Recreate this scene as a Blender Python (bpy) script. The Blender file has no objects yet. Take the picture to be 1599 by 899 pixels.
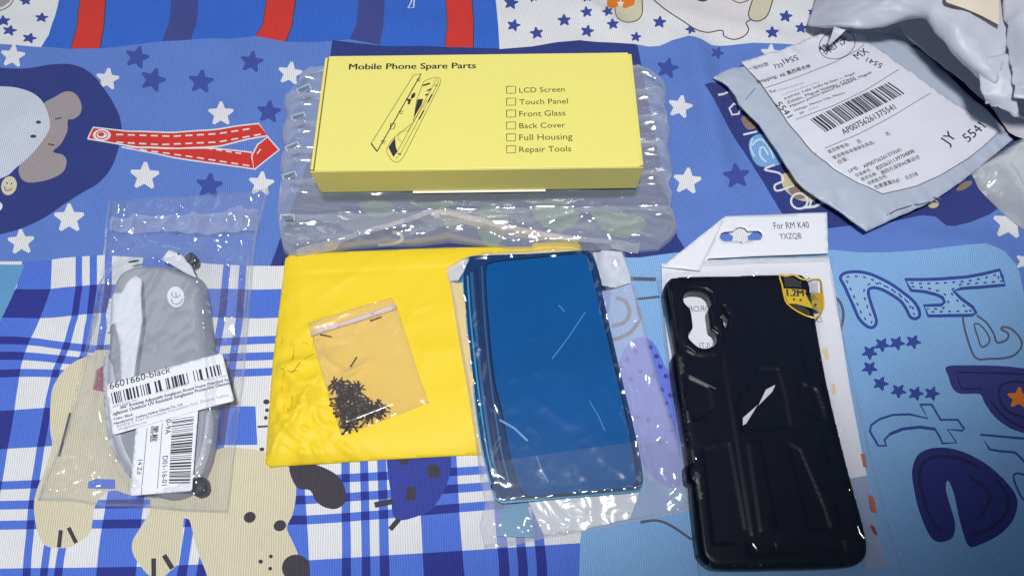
import bpy, bmesh, math, random
import numpy as np
from mathutils import Vector, Matrix, noise
from mathutils.geometry import delaunay_2d_cdt

random.seed(7)
S = bpy.context.scene
COL = S.collection
CM = 0.01                                   # everything below is written in centimetres

# ------------------------------------------------------------------ camera
F_PX, TILT, DIST = 1250.0, math.radians(25.0), 44.1   # focal length for a 1599 px wide picture
CX, CY = 799.5, 449.5
CAM = np.array([0.0, -DIST * math.sin(TILT), DIST * math.cos(TILT)])
cd = bpy.data.cameras.new('camera')
cam = bpy.data.objects.new('camera', cd)
COL.objects.link(cam)
cam.location = CAM * CM
cam.rotation_euler = (TILT, 0, 0)
cd.sensor_width = 36.0
cd.lens = 36.0 * F_PX / 1599.0
cd.clip_start, cd.clip_end = 0.01, 50
S.camera = cam

# ------------------------------------------------------------------ room light
w = bpy.data.worlds.new('World')
S.world = w
w.use_nodes = True
wn = w.node_tree.nodes['Background']
wn.inputs[0].default_value = (0.55, 0.76, 1.0, 1)
wn.inputs[1].default_value = 0.13


def lamp(name, kind, loc, aim, power, color, **kw):
    d = bpy.data.lights.new(name, kind)
    o = bpy.data.objects.new(name, d)
    COL.objects.link(o)
    o.location = Vector(loc) * CM
    o.rotation_euler = (Vector(aim) * CM - o.location).to_track_quat('-Z', 'Y').to_euler()
    d.energy, d.color = power, color
    for k, v in kw.items():
        setattr(d, k, v)
    return o


lamp('ceiling_lamp', 'SPOT', (-0.4, -18.5, 105.0), (-68.7, 151.9, 0), 44, (0.985, 0.98, 0.985),
     spot_size=math.radians(125.0), spot_blend=0.159, shadow_soft_size=0.07)  # soft cone edge stands in for a person's shadow at the lower right
lamp('glint_fill_lamp', 'AREA', (-85, 80, 150), (-5, 5, 0), 1.6, (0.95, 0.97, 1.0), shape='RECTANGLE', size=0.7, size_y=0.5)  # added unseen lamp: weak fill, and glints on the bag films at left

S.view_settings.view_transform = 'Standard'
S.view_settings.look = 'None'
S.view_settings.exposure = 0.0
S.view_settings.gamma = 1.0
S.cycles.transparent_max_bounces = 40
S.cycles.max_bounces = 10
S.cycles.caustics_reflective = False
S.cycles.caustics_refractive = False

# ------------------------------------------------------------------ helpers: picture point -> place on a surface
SI, CO = math.sin(TILT), math.cos(TILT)


def P(px, py, z=0.0):
    a, b = (px - CX) / F_PX, -(py - CY) / F_PX
    d = np.array([a, b * CO + SI, b * SI - CO])
    t = (z - CAM[2]) / d[2]
    return CAM + d * t


def proj(px, py, zf):
    z = 0.0
    for _ in range(6):
        p = P(px, py, z)
        z = zf(p[0], p[1]) if callable(zf) else zf
        if not callable(zf):
            p = P(px, py, z)
            break
    return p


def g2(pts, zf=0.0):
    """picture points -> list of (x, y) in cm on the surface of height zf"""
    return [tuple(proj(x, y, zf)[:2]) for x, y in pts]


def smooth(pts, n=5, closed=True):
    out, N = [], len(pts)
    rng = range(N) if closed else range(N - 1)
    for i in rng:
        g = (lambda k: pts[k % N]) if closed else (lambda k: pts[min(max(k, 0), N - 1)])
        p0, p1, p2, p3 = [np.array(g(i + k), float) for k in (-1, 0, 1, 2)]
        for j in range(n):
            t = j / n
            out.append(tuple(0.5 * ((2 * p1) + (p2 - p0) * t + (2 * p0 - 5 * p1 + 4 * p2 - p3) * t * t + (3 * p1 - p0 - 3 * p2 + p3) * t ** 3)))
    if not closed:
        out.append(tuple(pts[-1]))
    return out


def ellipse(cx, cy, rx, ry, rot=0, n=20):
    c, s = math.cos(rot), math.sin(rot)
    return [(cx + rx * math.cos(a) * c - ry * math.sin(a) * s, cy + rx * math.cos(a) * s + ry * math.sin(a) * c)
            for a in [2 * math.pi * i / n for i in range(n)]]


def star(cx, cy, r, rot=0, sq=0.92, inner=0.52):
    out = []
    for i in range(10):
        a = rot + math.pi * i / 5 - math.pi / 2
        q = r * (1 if i % 2 == 0 else inner)
        if i % 2 == 0:
            for da in (-0.1, 0.1):
                out.append((cx + q * 0.97 * math.cos(a + da), cy + q * 0.97 * math.sin(a + da) * sq))
        else:
            out.append((cx + q * math.cos(a), cy + q * math.sin(a) * sq))
    return out


def ribbon(pts, wd, closed=False):
    """a stroke of width wd along pts -> polygon"""
    p = [np.array(q, float) for q in pts]
    if closed:
        p = p + [p[0], p[1]]
    L, R = [], []
    for i in range(len(p)):
        d = p[min(i + 1, len(p) - 1)] - p[max(i - 1, 0)]
        d = d / (np.linalg.norm(d) + 1e-9)
        nrm = np.array([-d[1], d[0]]) * wd / 2
        L.append(tuple(p[i] + nrm)); R.append(tuple(p[i] - nrm))
    return L + R[::-1]


def dashes(pts, wd, on, off, closed=False):
    p = [np.array(q, float) for q in pts]
    if closed:
        p.append(p[0])
    seg = [np.linalg.norm(p[i + 1] - p[i]) for i in range(len(p) - 1)]
    tot = sum(seg)

    def at(s):
        i = 0
        while i < len(seg) - 1 and s > seg[i]:
            s -= seg[i]; i += 1
        return p[i] + (p[i + 1] - p[i]) * min(1, s / (seg[i] + 1e-9))
    out, s = [], off / 2
    while s + on < tot:
        out.append(ribbon([at(s), at(s + on / 2), at(s + on)], wd))
        s += on + off
    return out


def winding(px, py, poly):
    wn_ = np.zeros(len(px), int)
    N = len(poly)
    for i in range(N):
        x0, y0 = poly[i]; x1, y1 = poly[(i + 1) % N]
        cr = (x1 - x0) * (py - y0) - (px - x0) * (y1 - y0)
        wn_ += ((y0 <= py) & (y1 > py) & (cr > 0)).astype(int)
        wn_ -= ((y0 > py) & (y1 <= py) & (cr < 0)).astype(int)
    return wn_ != 0


def dist_poly(px, py, poly):
    d = np.full(len(px), 1e9)
    N = len(poly)
    for i in range(N):
        x0, y0 = poly[i]; x1, y1 = poly[(i + 1) % N]
        dx, dy = x1 - x0, y1 - y0
        t = np.clip(((px - x0) * dx + (py - y0) * dy) / (dx * dx + dy * dy + 1e-12), 0, 1)
        d = np.minimum(d, np.hypot(px - x0 - t * dx, py - y0 - t * dy))
    return d


def densify(poly, step):
    out = []
    for i in range(len(poly)):
        a, b = np.array(poly[i]), np.array(poly[(i + 1) % len(poly)])
        n = max(1, int(math.ceil(np.linalg.norm(b - a) / step)))
        for k in range(n):
            out.append(tuple(a + (b - a) * k / n))
    return out


def sheet(poly, step, holes=()):
    """triangulated sheet inside poly (cm), returns xy array, faces, number of boundary points"""
    loops = [densify(poly, step)] + [densify(h, step) for h in holes]
    pts, edges = [], []
    for lp in loops:
        b = len(pts)
        pts += lp
        edges += [(b + i, b + (i + 1) % len(lp)) for i in range(len(lp))]
    xs = [q[0] for q in loops[0]]; ys = [q[1] for q in loops[0]]
    gx, gy = np.meshgrid(np.arange(min(xs), max(xs), step), np.arange(min(ys), max(ys), step * 0.87))
    gx = gx + (np.arange(gx.shape[0]) % 2)[:, None] * step / 2
    gx, gy = gx.ravel(), gy.ravel()
    ok = winding(gx, gy, loops[0])
    for lp in loops[1:]:
        ok &= ~winding(gx, gy, lp)
    gx, gy = gx[ok], gy[ok]
    d = np.full(len(gx), 1e9)
    for lp in loops:
        d = np.minimum(d, dist_poly(gx, gy, lp))
    ok = d > step * 0.35
    pts += list(zip(gx[ok], gy[ok]))
    r = delaunay_2d_cdt([Vector(q) for q in pts], edges, [], 0, 1e-4)
    v = np.array([(q[0], q[1]) for q in r[0]])
    f = [tuple(q) for q in r[2]]
    c = np.array([v[list(q)].mean(0) for q in f])
    ok = winding(c[:, 0], c[:, 1], loops[0])
    for lp in loops[1:]:
        ok &= ~winding(c[:, 0], c[:, 1], lp)
    f = [q for q, k in zip(f, ok) if k]
    return v, f


def boundary_edges(faces):
    cnt = {}
    for f in faces:
        for i in range(len(f)):
            a, b = f[i], f[(i + 1) % len(f)]
            cnt[(a, b)] = 1
    return [(a, b) for (a, b) in cnt if (b, a) not in cnt]


# ------------------------------------------------------------------ helpers: objects
def empty(name, loc, label, cat, group=None):
    o = bpy.data.objects.new(name, None)
    COL.objects.link(o)
    o.location = Vector(loc) * CM
    o.empty_display_size = 0.02
    o['label'], o['category'] = label, cat
    if group:
        o['group'] = group
    return o


def mesh(name, v, f, mats, parent=None, idx=None, sm=True, label=None):
    me = bpy.data.meshes.new(name)
    v = np.array(v, float) * CM
    if parent is not None:
        v = v - np.array(parent_world(parent))
    me.from_pydata([tuple(q) for q in v], [], [list(q) for q in f])
    o = bpy.data.objects.new(name, me)
    COL.objects.link(o)
    if parent is not None:
        o.parent = parent
    for m in (mats if isinstance(mats, (list, tuple)) else [mats]):
        me.materials.append(m)
    if idx is not None:
        me.polygons.foreach_set('material_index', np.array(idx, np.int32))
    me.polygons.foreach_set('use_smooth', [sm] * len(me.polygons))
    me.update()
    if label:
        o['label'] = label
    return o


def parent_world(p):
    x = np.zeros(3)
    while p is not None:
        x += np.array(p.location)
        p = p.parent
    return x


def solid(name, v2, f, ztop, zbot, mats, parent=None, sm=True, label=None):
    """a sheet with a top height per vertex and a bottom height (number or per vertex), closed at its rim"""
    n = len(v2)
    zt = np.broadcast_to(ztop, (n,)); zb = np.broadcast_to(zbot, (n,))
    v = np.vstack([np.c_[v2, zt], np.c_[v2, zb]])
    faces = [tuple(q) for q in f] + [tuple(n + k for k in reversed(q)) for q in f]
    for a, b in boundary_edges(f):
        faces.append((b, a, a + n, b + n))
    idx = None
    if isinstance(mats, (list, tuple)):
        idx = [0] * len(f) + [1] * (len(faces) - len(f))
    return mesh(name, v, faces, mats, parent, idx=idx, sm=sm, label=label)


def box_mesh(p00, p10, p11, p01, z0, z1):
    v = [(*p00, z0), (*p10, z0), (*p11, z0), (*p01, z0), (*p00, z1), (*p10, z1), (*p11, z1), (*p01, z1)]
    f = [(3, 2, 1, 0), (4, 5, 6, 7), (0, 1, 5, 4), (1, 2, 6, 5), (2, 3, 7, 6), (3, 0, 4, 7)]
    return v, f


def bevel(o, wdt, seg=2):
    m = o.modifiers.new('bevel', 'BEVEL')
    m.width, m.segments, m.limit_method = wdt * CM, seg, 'ANGLE'
    return o


# ------------------------------------------------------------------ helpers: printing
FONTC = bpy.data.curves.new('lettering', 'FONT')
FONTO = bpy.data.objects.new('lettering_source', FONTC)
TEXT_CACHE = {}


def text_mesh(s, bold=0.0):
    if (s, bold) in TEXT_CACHE:
        return TEXT_CACHE[(s, bold)]
    FONTC.body = s
    FONTC.size = 1.0
    FONTC.offset = bold
    FONTC.resolution_u = 3
    COL.objects.link(FONTO)
    dg = bpy.context.evaluated_depsgraph_get()
    dg.update()
    me = bpy.data.meshes.new_from_object(FONTO.evaluated_get(dg))
    COL.objects.unlink(FONTO)
    v = np.array([q.co[:2] for q in me.vertices]) if len(me.vertices) else np.zeros((0, 2))
    f = [tuple(p.vertices) for p in me.polygons]
    bpy.data.meshes.remove(me)
    TEXT_CACHE[(s, bold)] = (v, f)
    return v, f


class Ink:
    """collects flat printing on one surface (height function zf) and links it as one mesh"""

    def __init__(self, zf, lift=0.012):
        self.zf, self.lift = zf, lift
        self.v, self.f, self.m = [], [], []

    def add(self, v2, f, mi=0):
        b = len(self.v)
        for x, y in v2:
            z = self.zf(x, y) if callable(self.zf) else self.zf
            self.v.append((x, y, z + self.lift))
        for q in f:
            self.f.append(tuple(b + k for k in q)); self.m.append(mi)

    def text(self, s, a, b, tall=1.0, bold=0.0, mi=0, mirror=False):
        """baseline from picture point a to picture point b"""
        A = np.array(proj(*a, self.zf)[:2]); B = np.array(proj(*b, self.zf)[:2])
        v, f = text_mesh(s)
        if not len(v):
            return
        x0, x1 = v[:, 0].min(), v[:, 0].max()
        k = np.linalg.norm(B - A) / (x1 - x0)
        u = (B - A) / np.linalg.norm(B - A)
        n = np.array([-u[1], u[0]])
        q = (v[:, 0] - x0) * k
        if mirror:
            q = np.linalg.norm(B - A) - q
        for i, o in enumerate((0.0,) if not bold else (-bold, 0.0, bold)):
            w2 = A + (q + o * k)[:, None] * u + (v[:, 1] * k * tall)[:, None] * n
            keep = self.lift
            self.lift += i * 0.0012
            self.add(w2, f, mi)
            self.lift = keep

    def poly(self, pts, mi=0, ground=False):
        g = pts if ground else g2(pts, self.zf)
        r = delaunay_2d_cdt([Vector(q) for q in g], [(i, (i + 1) % len(g)) for i in range(len(g))], [], 1, 1e-5)
        v = np.array([(q[0], q[1]) for q in r[0]])
        self.add(v, [tuple(q) for q in r[2]], mi)

    def line(self, pts, wd, mi=0, closed=False):
        """pts in the picture, width in cm; cut small so that it follows the surface"""
        g = g2(pts, self.zf)
        if closed:
            g = g + [g[0]]
        q = []
        for i in range(len(g) - 1):
            a, b = np.array(g[i]), np.array(g[i + 1])
            n = max(1, int(np.linalg.norm(b - a) / 0.25))
            q += [tuple(a + (b - a) * k / n) for k in range(n)]
        q.append(g[-1])
        L = ribbon(q, wd)
        n = len(q)
        self.add(L, [(i, i + 1, 2 * n - 2 - i, 2 * n - 1 - i) for i in range(n - 1)], mi)

    def barcode(self, a, b, c, d, seed, n, mi=0, gaps=()):
        """bars from edge a-d to edge b-c (picture points: a,b run along the top, d,c along the foot)"""
        rr = random.Random(seed)
        A, B, C_, D = [np.array(q) for q in g2([a, b, c, d], self.zf)]
        wds = []
        for i in range(n):
            wds.append((rr.choice([1, 1, 1, 2, 2, 3]), rr.choice([1, 1, 2, 2, 3])))
        tot = sum(x + y for x, y in wds)
        s = 0
        for x, y in wds:
            t0, t1 = s / tot, (s + x) / tot
            s += x + y
            if any(g0 < t0 < g1 for g0, g1 in gaps):
                continue
            col = [A + (B - A) * t0, A + (B - A) * t1, D + (C_ - D) * t1, D + (C_ - D) * t0]
            k = 6
            L = [col[0] + (col[3] - col[0]) * j / k for j in range(k + 1)]
            R = [col[1] + (col[2] - col[1]) * j / k for j in range(k + 1)]
            self.add(L + R, [(j, j + 1, k + 2 + j, k + 1 + j) for j in range(k)], mi)

    def build(self, name, mats, parent):
        return mesh(name, self.v, self.f, mats, parent, idx=self.m, sm=False)


# ------------------------------------------------------------------ materials
def lin(c):
    return tuple((x / 255 / 12.92) if x / 255 <= 0.04045 else ((x / 255 + 0.055) / 1.055) ** 2.4 for x in c)


def nt(name):
    m = bpy.data.materials.new(name)
    m.use_nodes = True
    t = m.node_tree
    for n in list(t.nodes):
        t.nodes.remove(n)
    out = t.nodes.new('ShaderNodeOutputMaterial')
    return m, t, out


def N(t, kind, **kw):
    n = t.nodes.new(kind)
    for k, v in kw.items():
        if k.startswith('i_'):
            n.inputs[k[2:].replace('_', ' ')].default_value = v
        else:
            setattr(n, k, v)
    return n


def mat(name, rgb, rough=0.5, metal=0.0, mottle=0.05, mscale=150, bump=0.0, bscale=400, spec=0.5, coat=0.0):
    """painted, printed or moulded surface with slight uneven colour and an uneven skin"""
    m, t, out = nt(name)
    b = N(t, 'ShaderNodeBsdfPrincipled')
    b.inputs['Roughness'].default_value = rough
    b.inputs['Metallic'].default_value = metal
    b.inputs['Specular IOR Level'].default_value = spec
    b.inputs['Coat Weight'].default_value = coat
    b.inputs['Coat Roughness'].default_value = 0.08
    tc = N(t, 'ShaderNodeTexCoord')
    nz = N(t, 'ShaderNodeTexNoise')
    nz.inputs['Scale'].default_value = mscale
    nz.inputs['Detail'].default_value = 5
    t.links.new(tc.outputs['Object'], nz.inputs['Vector'])
    c = lin(rgb)
    mx = N(t, 'ShaderNodeMix', data_type='RGBA')
    mx.inputs[6].default_value = tuple(x * (1 - mottle) for x in c) + (1,)
    mx.inputs[7].default_value = tuple(min(1, x * (1 + mottle)) for x in c) + (1,)
    t.links.new(nz.outputs[0], mx.inputs[0])
    t.links.new(mx.outputs[2], b.inputs['Base Color'])
    if bump:
        n2 = N(t, 'ShaderNodeTexNoise')
        n2.inputs['Scale'].default_value = bscale
        n2.inputs['Detail'].default_value = 6
        t.links.new(tc.outputs['Object'], n2.inputs['Vector'])
        bp = N(t, 'ShaderNodeBump')
        bp.inputs['Strength'].default_value = bump
        bp.inputs['Distance'].default_value = 0.001
        t.links.new(n2.outputs[0], bp.inputs['Height'])
        t.links.new(bp.outputs[0], b.inputs['Normal'])
    t.links.new(b.outputs[0], out.inputs[0])
    return m


def cloth(name, rgb, mottle=0.20):
    """ribbed cotton: printed colour, thread ribs, slightly worn"""
    m, t, out = nt(name)
    b = N(t, 'ShaderNodeBsdfPrincipled')
    b.inputs['Roughness'].default_value = 0.92
    b.inputs['Specular IOR Level'].default_value = 0.15
    b.inputs['Sheen Weight'].default_value = 0.12
    tc = N(t, 'ShaderNodeTexCoord')
    wv = N(t, 'ShaderNodeTexWave', wave_type='BANDS', bands_direction='X')
    wv.inputs['Scale'].default_value = 270
    wv.inputs['Distortion'].default_value = 3.6
    wv.inputs['Detail'].default_value = 2
    wv.inputs['Detail Scale'].default_value = 0.35
    mp = N(t, 'ShaderNodeMapping')
    mp.inputs['Rotation'].default_value = (0, 0, math.radians(-5))
    t.links.new(tc.outputs['Object'], mp.inputs[0])
    t.links.new(mp.outputs[0], wv.inputs[0])
    nz = N(t, 'ShaderNodeTexNoise')
    nz.inputs['Scale'].default_value = 280
    nz.inputs['Detail'].default_value = 8
    nz.inputs['Roughness'].default_value = 0.75
    t.links.new(tc.outputs['Object'], nz.inputs['Vector'])
    n3 = N(t, 'ShaderNodeTexNoise')
    n3.inputs['Scale'].default_value = 42
    n3.inputs['Detail'].default_value = 4
    t.links.new(tc.outputs['Object'], n3.inputs['Vector'])
    c = lin(rgb)
    # colour follows the ribs: lighter on the tops, darker in the valleys of the weave
    f1 = N(t, 'ShaderNodeMath', operation='MULTIPLY_ADD')
    f1.inputs[1].default_value = 0.60
    t.links.new(wv.outputs['Fac'], f1.inputs[0])
    f0 = N(t, 'ShaderNodeMath', operation='MULTIPLY')
    f0.inputs[1].default_value = 0.36
    t.links.new(nz.outputs[0], f0.inputs[0])
    f2 = N(t, 'ShaderNodeMath', operation='MULTIPLY_ADD')
    f2.inputs[1].default_value = 0.22
    t.links.new(n3.outputs[0], f2.inputs[0])
    t.links.new(f0.outputs[0], f2.inputs[2])
    t.links.new(f2.outputs[0], f1.inputs[2])
    mx = N(t, 'ShaderNodeMix', data_type='RGBA')
    mx.inputs[6].default_value = tuple(x * (1 - mottle * 1.6) for x in c) + (1,)
    mx.inputs[7].default_value = tuple(min(0.85, x * (1 + mottle) + 0.012) for x in c) + (1,)
    t.links.new(f1.outputs[0], mx.inputs[0])
    t.links.new(mx.outputs[2], b.inputs['Base Color'])
    ad = N(t, 'ShaderNodeMath', operation='MULTIPLY_ADD')
    ad.inputs[1].default_value = 0.5
    t.links.new(nz.outputs[0], ad.inputs[0])
    t.links.new(wv.outputs['Fac'], ad.inputs[2])
    bp = N(t, 'ShaderNodeBump')
    bp.inputs['Strength'].default_value = 0.35
    bp.inputs['Distance'].default_value = 0.0003
    t.links.new(ad.outputs[0], bp.inputs['Height'])
    t.links.new(bp.outputs[0], b.inputs['Normal'])
    t.links.new(b.outputs[0], out.inputs[0])
    return m


def film(name, milk=0.06, tint=(1.0, 1.0, 1.0), rough=0.12, bump=0.2, scale=60, milk_rgb=(235, 238, 245), stretch=(1, 1, 1), gloss=1.0, spec=0.05, edge=0.04):
    """thin clear plastic: mostly see-through, a little milky, glints where it creases"""
    m, t, out = nt(name)
    tr = N(t, 'ShaderNodeBsdfTransparent')
    tr.inputs[0].default_value = (*tint, 1)
    df = N(t, 'ShaderNodeBsdfDiffuse')
    df.inputs[0].default_value = (*lin(milk_rgb), 1)
    lw = N(t, 'ShaderNodeLayerWeight')
    lw.inputs['Blend'].default_value = 0.5
    mk = N(t, 'ShaderNodeMath', operation='MULTIPLY_ADD')     # seen edge-on the film is thicker
    mk.inputs[1].default_value = 1.6 * milk + edge
    mk.inputs[2].default_value = milk
    t.links.new(lw.outputs['Facing'], mk.inputs[0])
    m1 = N(t, 'ShaderNodeMixShader')
    t.links.new(mk.outputs[0], m1.inputs[0])
    t.links.new(tr.outputs[0], m1.inputs[1])
    t.links.new(df.outputs[0], m1.inputs[2])
    if not spec:
        t.links.new(m1.outputs[0], out.inputs[0])
        return m
    gl = N(t, 'ShaderNodeBsdfGlossy')
    gl.inputs['Roughness'].default_value = rough
    gl.inputs['Color'].default_value = (gloss, gloss, gloss, 1)
    tc = N(t, 'ShaderNodeTexCoord')
    mp = N(t, 'ShaderNodeMapping')
    mp.inputs['Scale'].default_value = stretch
    t.links.new(tc.outputs['Object'], mp.inputs[0])
    nz_ = N(t, 'ShaderNodeTexNoise')
    nz_.inputs['Scale'].default_value = scale
    nz_.inputs['Detail'].default_value = 2
    nz_.inputs['Distortion'].default_value = 1.0
    t.links.new(mp.outputs[0], nz_.inputs['Vector'])
    bp = N(t, 'ShaderNodeBump')
    bp.inputs['Strength'].default_value = bump
    bp.inputs['Distance'].default_value = 0.003
    # fine crease lines where the noise passes its middle, over soft waves
    sb = N(t, 'ShaderNodeMath', operation='SUBTRACT'); sb.inputs[1].default_value = 0.5
    t.links.new(nz_.outputs[0], sb.inputs[0])
    ab = N(t, 'ShaderNodeMath', operation='ABSOLUTE')
    t.links.new(sb.outputs[0], ab.inputs[0])
    cr = N(t, 'ShaderNodeMath', operation='MULTIPLY_ADD', use_clamp=True); cr.inputs[1].default_value = -16.0; cr.inputs[2].default_value = 1.0
    t.links.new(ab.outputs[0], cr.inputs[0])
    hh = N(t, 'ShaderNodeMath', operation='MULTIPLY_ADD'); hh.inputs[1].default_value = 0.10
    t.links.new(cr.outputs[0], hh.inputs[0])
    t.links.new(nz_.outputs[0], hh.inputs[2])
    t.links.new(hh.outputs[0], bp.inputs['Height'])
    t.links.new(bp.outputs[0], gl.inputs['Normal'])
    p = N(t, 'ShaderNodeMath', operation='POWER'); p.inputs[1].default_value = 4.0
    t.links.new(lw.outputs['Facing'], p.inputs[0])
    q = N(t, 'ShaderNodeMath', operation='MULTIPLY_ADD'); q.inputs[1].default_value = 0.45; q.inputs[2].default_value = spec
    t.links.new(p.outputs[0], q.inputs[0])
    m2 = N(t, 'ShaderNodeMixShader')
    t.links.new(q.outputs[0], m2.inputs[0])
    t.links.new(m1.outputs[0], m2.inputs[1])
    t.links.new(gl.outputs[0], m2.inputs[2])
    t.links.new(m2.outputs[0], out.inputs[0])
    return m


def poly(name, rgb, rough=0.45, through=0.35):
    """thin opaque-white plastic: some of the light comes through it"""
    m = mat(name, rgb, rough, mottle=0.03, mscale=40, bump=0.05, bscale=140)
    t = m.node_tree
    out = [n for n in t.nodes if n.type == 'OUTPUT_MATERIAL'][0]
    b = [n for n in t.nodes if n.type == 'BSDF_PRINCIPLED'][0]
    tl = N(t, 'ShaderNodeBsdfTranslucent')
    tl.inputs[0].default_value = (*lin(rgb), 1)
    mx = N(t, 'ShaderNodeMixShader')
    mx.inputs[0].default_value = through
    t.links.new(b.outputs[0], mx.inputs[1])
    t.links.new(tl.outputs[0], mx.inputs[2])
    t.links.new(mx.outputs[0], out.inputs[0])
    return m


INK = mat('black_ink', (38, 40, 48), 0.6)
INK_GREY = mat('grey_ink', (120, 122, 135), 0.6)

# ------------------------------------------------------------------ bedspread: one printed sheet, colour by print area
def ridge(x, y, a, b, hgt, wid):
    dx, dy = b[0] - a[0], b[1] - a[1]
    t = max(0, min(1, ((x - a[0]) * dx + (y - a[1]) * dy) / (dx * dx + dy * dy)))
    d2 = (x - a[0] - t * dx) ** 2 + (y - a[1] - t * dy) ** 2
    e = math.sin(math.pi * min(1, max(0, t * 0.9 + 0.05)))
    return hgt * math.exp(-d2 / (wid * wid)) * e


G = lambda px, py: tuple(P(px, py)[:2])
RIDGES = [(G(1075, 30), G(1128, 300), 0.85, 1.0), (G(890, -10), G(985, 62), 0.55, 0.9), (G(1010, 10), G(1250, 70), 0.35, 0.9),
          (G(1380, 372), G(1590, 395), 0.6, 1.0), (G(560, 25), G(760, 66), 0.25, 1.2), (G(60, 330), G(150, 520), 0.3, 1.4),
          (G(1500, 420), G(1640, 640), 0.3, 2.0), (G(180, 30), G(400, 78), 0.22, 1.0), (G(-30, 430), G(60, 610), 0.3, 1.3)]


def bed_z(x, y):
    z = 0.10 * noise.noise((x * 0.16, y * 0.16, 3.1)) - 0.10
    z += 0.09 * noise.noise((x * 0.42, y * 0.42, 9.1)) + 0.06 * max(0, 1 - 3 * abs(noise.noise((x * 0.16 + 0.1 * y, y * 0.3, 5.7))))
    for a, b, h, wd in RIDGES:
        z += ridge(x, y, a, b, h, wd)
    return z


PR = []                                     # (colour, polygon in picture points), later ones on top


def pr(col, *polys):
    for q in polys:
        PR.append((col, q))


# --- ground colours of the patchwork
MID = [(-700, 60), (0, 69), (65, 73), (110, 77), (157, 76), (240, 66), (360, 61), (400, 56), (450, 66), (500, 66), (545, 62), (597, 72), (680, 73),
       (740, 75), (780, 76), (830, 73), (870, 66), (905, 63), (935, 66), (960, 67), (990, 69), (1012, 73), (1030, 72), (1050, 63), (1075, 56),
       (1095, 61), (1112, 71), (1140, 71), (1175, 67), (1240, 70), (1300, 76), (1600, 66), (2300, 40), (2300, 520), (1599, 480), (-700, 480)]
pr('navy', [(519, 63), (597, 72), (680, 73), (780, 76), (905, 63), (995, 68), (1002, 103), (1030, 250), (1058, 370), (1090, 420), (420, 420), (500, 200)])
pr('white', [(-700, -200), (92, -200), (92, 0), (86, 25), (76, 55), (64, 74), (0, 69), (-700, 60)])
pr('white', [(768, -200), (774, 0), (778, 40), (780, 77)] + MID[15:31] + [(2300, 40), (2300, -200)])
for x0, x1, x2, x3, c in [(125, 165, 156, 110, 'red'), (267, 310, 299, 253, 'navystripe'), (416, 462, 446, 398, 'red'),
                          (560, 601, 593, 546, 'navystripe'), (696, 737, 739, 695, 'red')]:
    yb = {110: (77, 76), 253: (65, 63), 398: (57, 66), 546: (62, 71), 695: (74, 75)}[x3]
    pr(c, [(x0 + (x0 - x3) * 2.5, -190), (x1 + (x1 - x2) * 2.5, -190), (x1, 0), ((x1 + x2) / 2 + 2, 40), (x2, yb[1] - 0.5), (x3, yb[0] - 0.5), ((x0 + x3) / 2 + 3, 40), (x0, 0)])
    if c == 'red':
        pr('outline', ribbon([(x1 + (x1 - x2) * 2.5, -190), (x1, 0), ((x1 + x2) / 2 + 2, 40), (x2, yb[1] - 0.5)], 1.8),
           ribbon([(x0 + (x0 - x3) * 2.5, -190), (x0, 0), ((x0 + x3) / 2 + 3, 40), (x3, yb[0] - 0.5)], 1.2))
pr('white', ribbon([(636, -20), (643, 2), (637, 13), (646, 12), (648, -20)], 2))
for x, y, r in [(798, 5, 12), (802, 40, 11), (838, 52, 11), (881, 32, 11), (916, 19, 10), (917, 49, 11), (949, 18, 9), (957, 38, 10), (993, 58, 9),
                (1030, 35, 11), (1079, 46, 9), (1206, 51, 11), (1227, 26, 11), (1251, 44, 10), (1268, 19, 7), (916, -4, 9), (850, -8, 10), (832, -3, 8)]:
    pr('starnavy', star(x, y, r, (x * 7 % 13) / 20 - 0.3, 0.9))
for x, y, r in [(40, 2, 10), (65, 28, 11), (5, 33, 12), (15, 48, 12), (46, 60, 12), (-40, 20, 11), (-60, 55, 11)]:
    pr('starnavy', star(x, y, r, (x * 5 % 11) / 20 - 0.2, 0.72))
pr('outline', ribbon(smooth([(22, -12), (21, 0), (14, 10), (0, 17), (-20, 20)], 4, False), 1.5))
pr('taupe', smooth([(18, -20), (17, 0), (10, 7), (0, 12), (-30, 14), (-40, -20)]))
# teddy at the far edge
pr('beige', smooth([(958, -20), (960, 13), (964, 28), (978, 35), (995, 32), (1003, 20), (1002, -20)], 4))
pr('outline', ribbon(smooth([(958, 0), (960, 13), (964, 28), (978, 35), (995, 32), (1003, 20), (1002, -5)], 4, False), 1.5))
pr('orange', [(948, -10), (994, -10), (990, 8), (975, 14), (968, 8), (960, 13), (948, 12)])
pr('white', star(969, 6, 6))
MUZ = smooth([(1018, -2), (1040, 16), (1066, 33), (1086, 46), (1105, 51), (1122, 48), (1129, 49), (1131, 57), (1147, 62), (1163, 56), (1169, 46), (1165, 36), (1173, 31)], 4, False)
pr('blush', MUZ + [(1190, 20), (1190, -30), (1018, -30)])
pr('outline', ribbon(MUZ, 1.8))
pr('darkgrey', ellipse(1097, -1, 9, 4))
EAR = smooth([(1178, -8), (1169, 20), (1173, 31), (1186, 33), (1199, 23), (1208, -4)], 4, False)
pr('beige', EAR)
pr('outline', ribbon(EAR, 1.8), ribbon(smooth([(1140, -2), (1155, 5), (1172, -1)], 4, False), 1.5))

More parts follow.
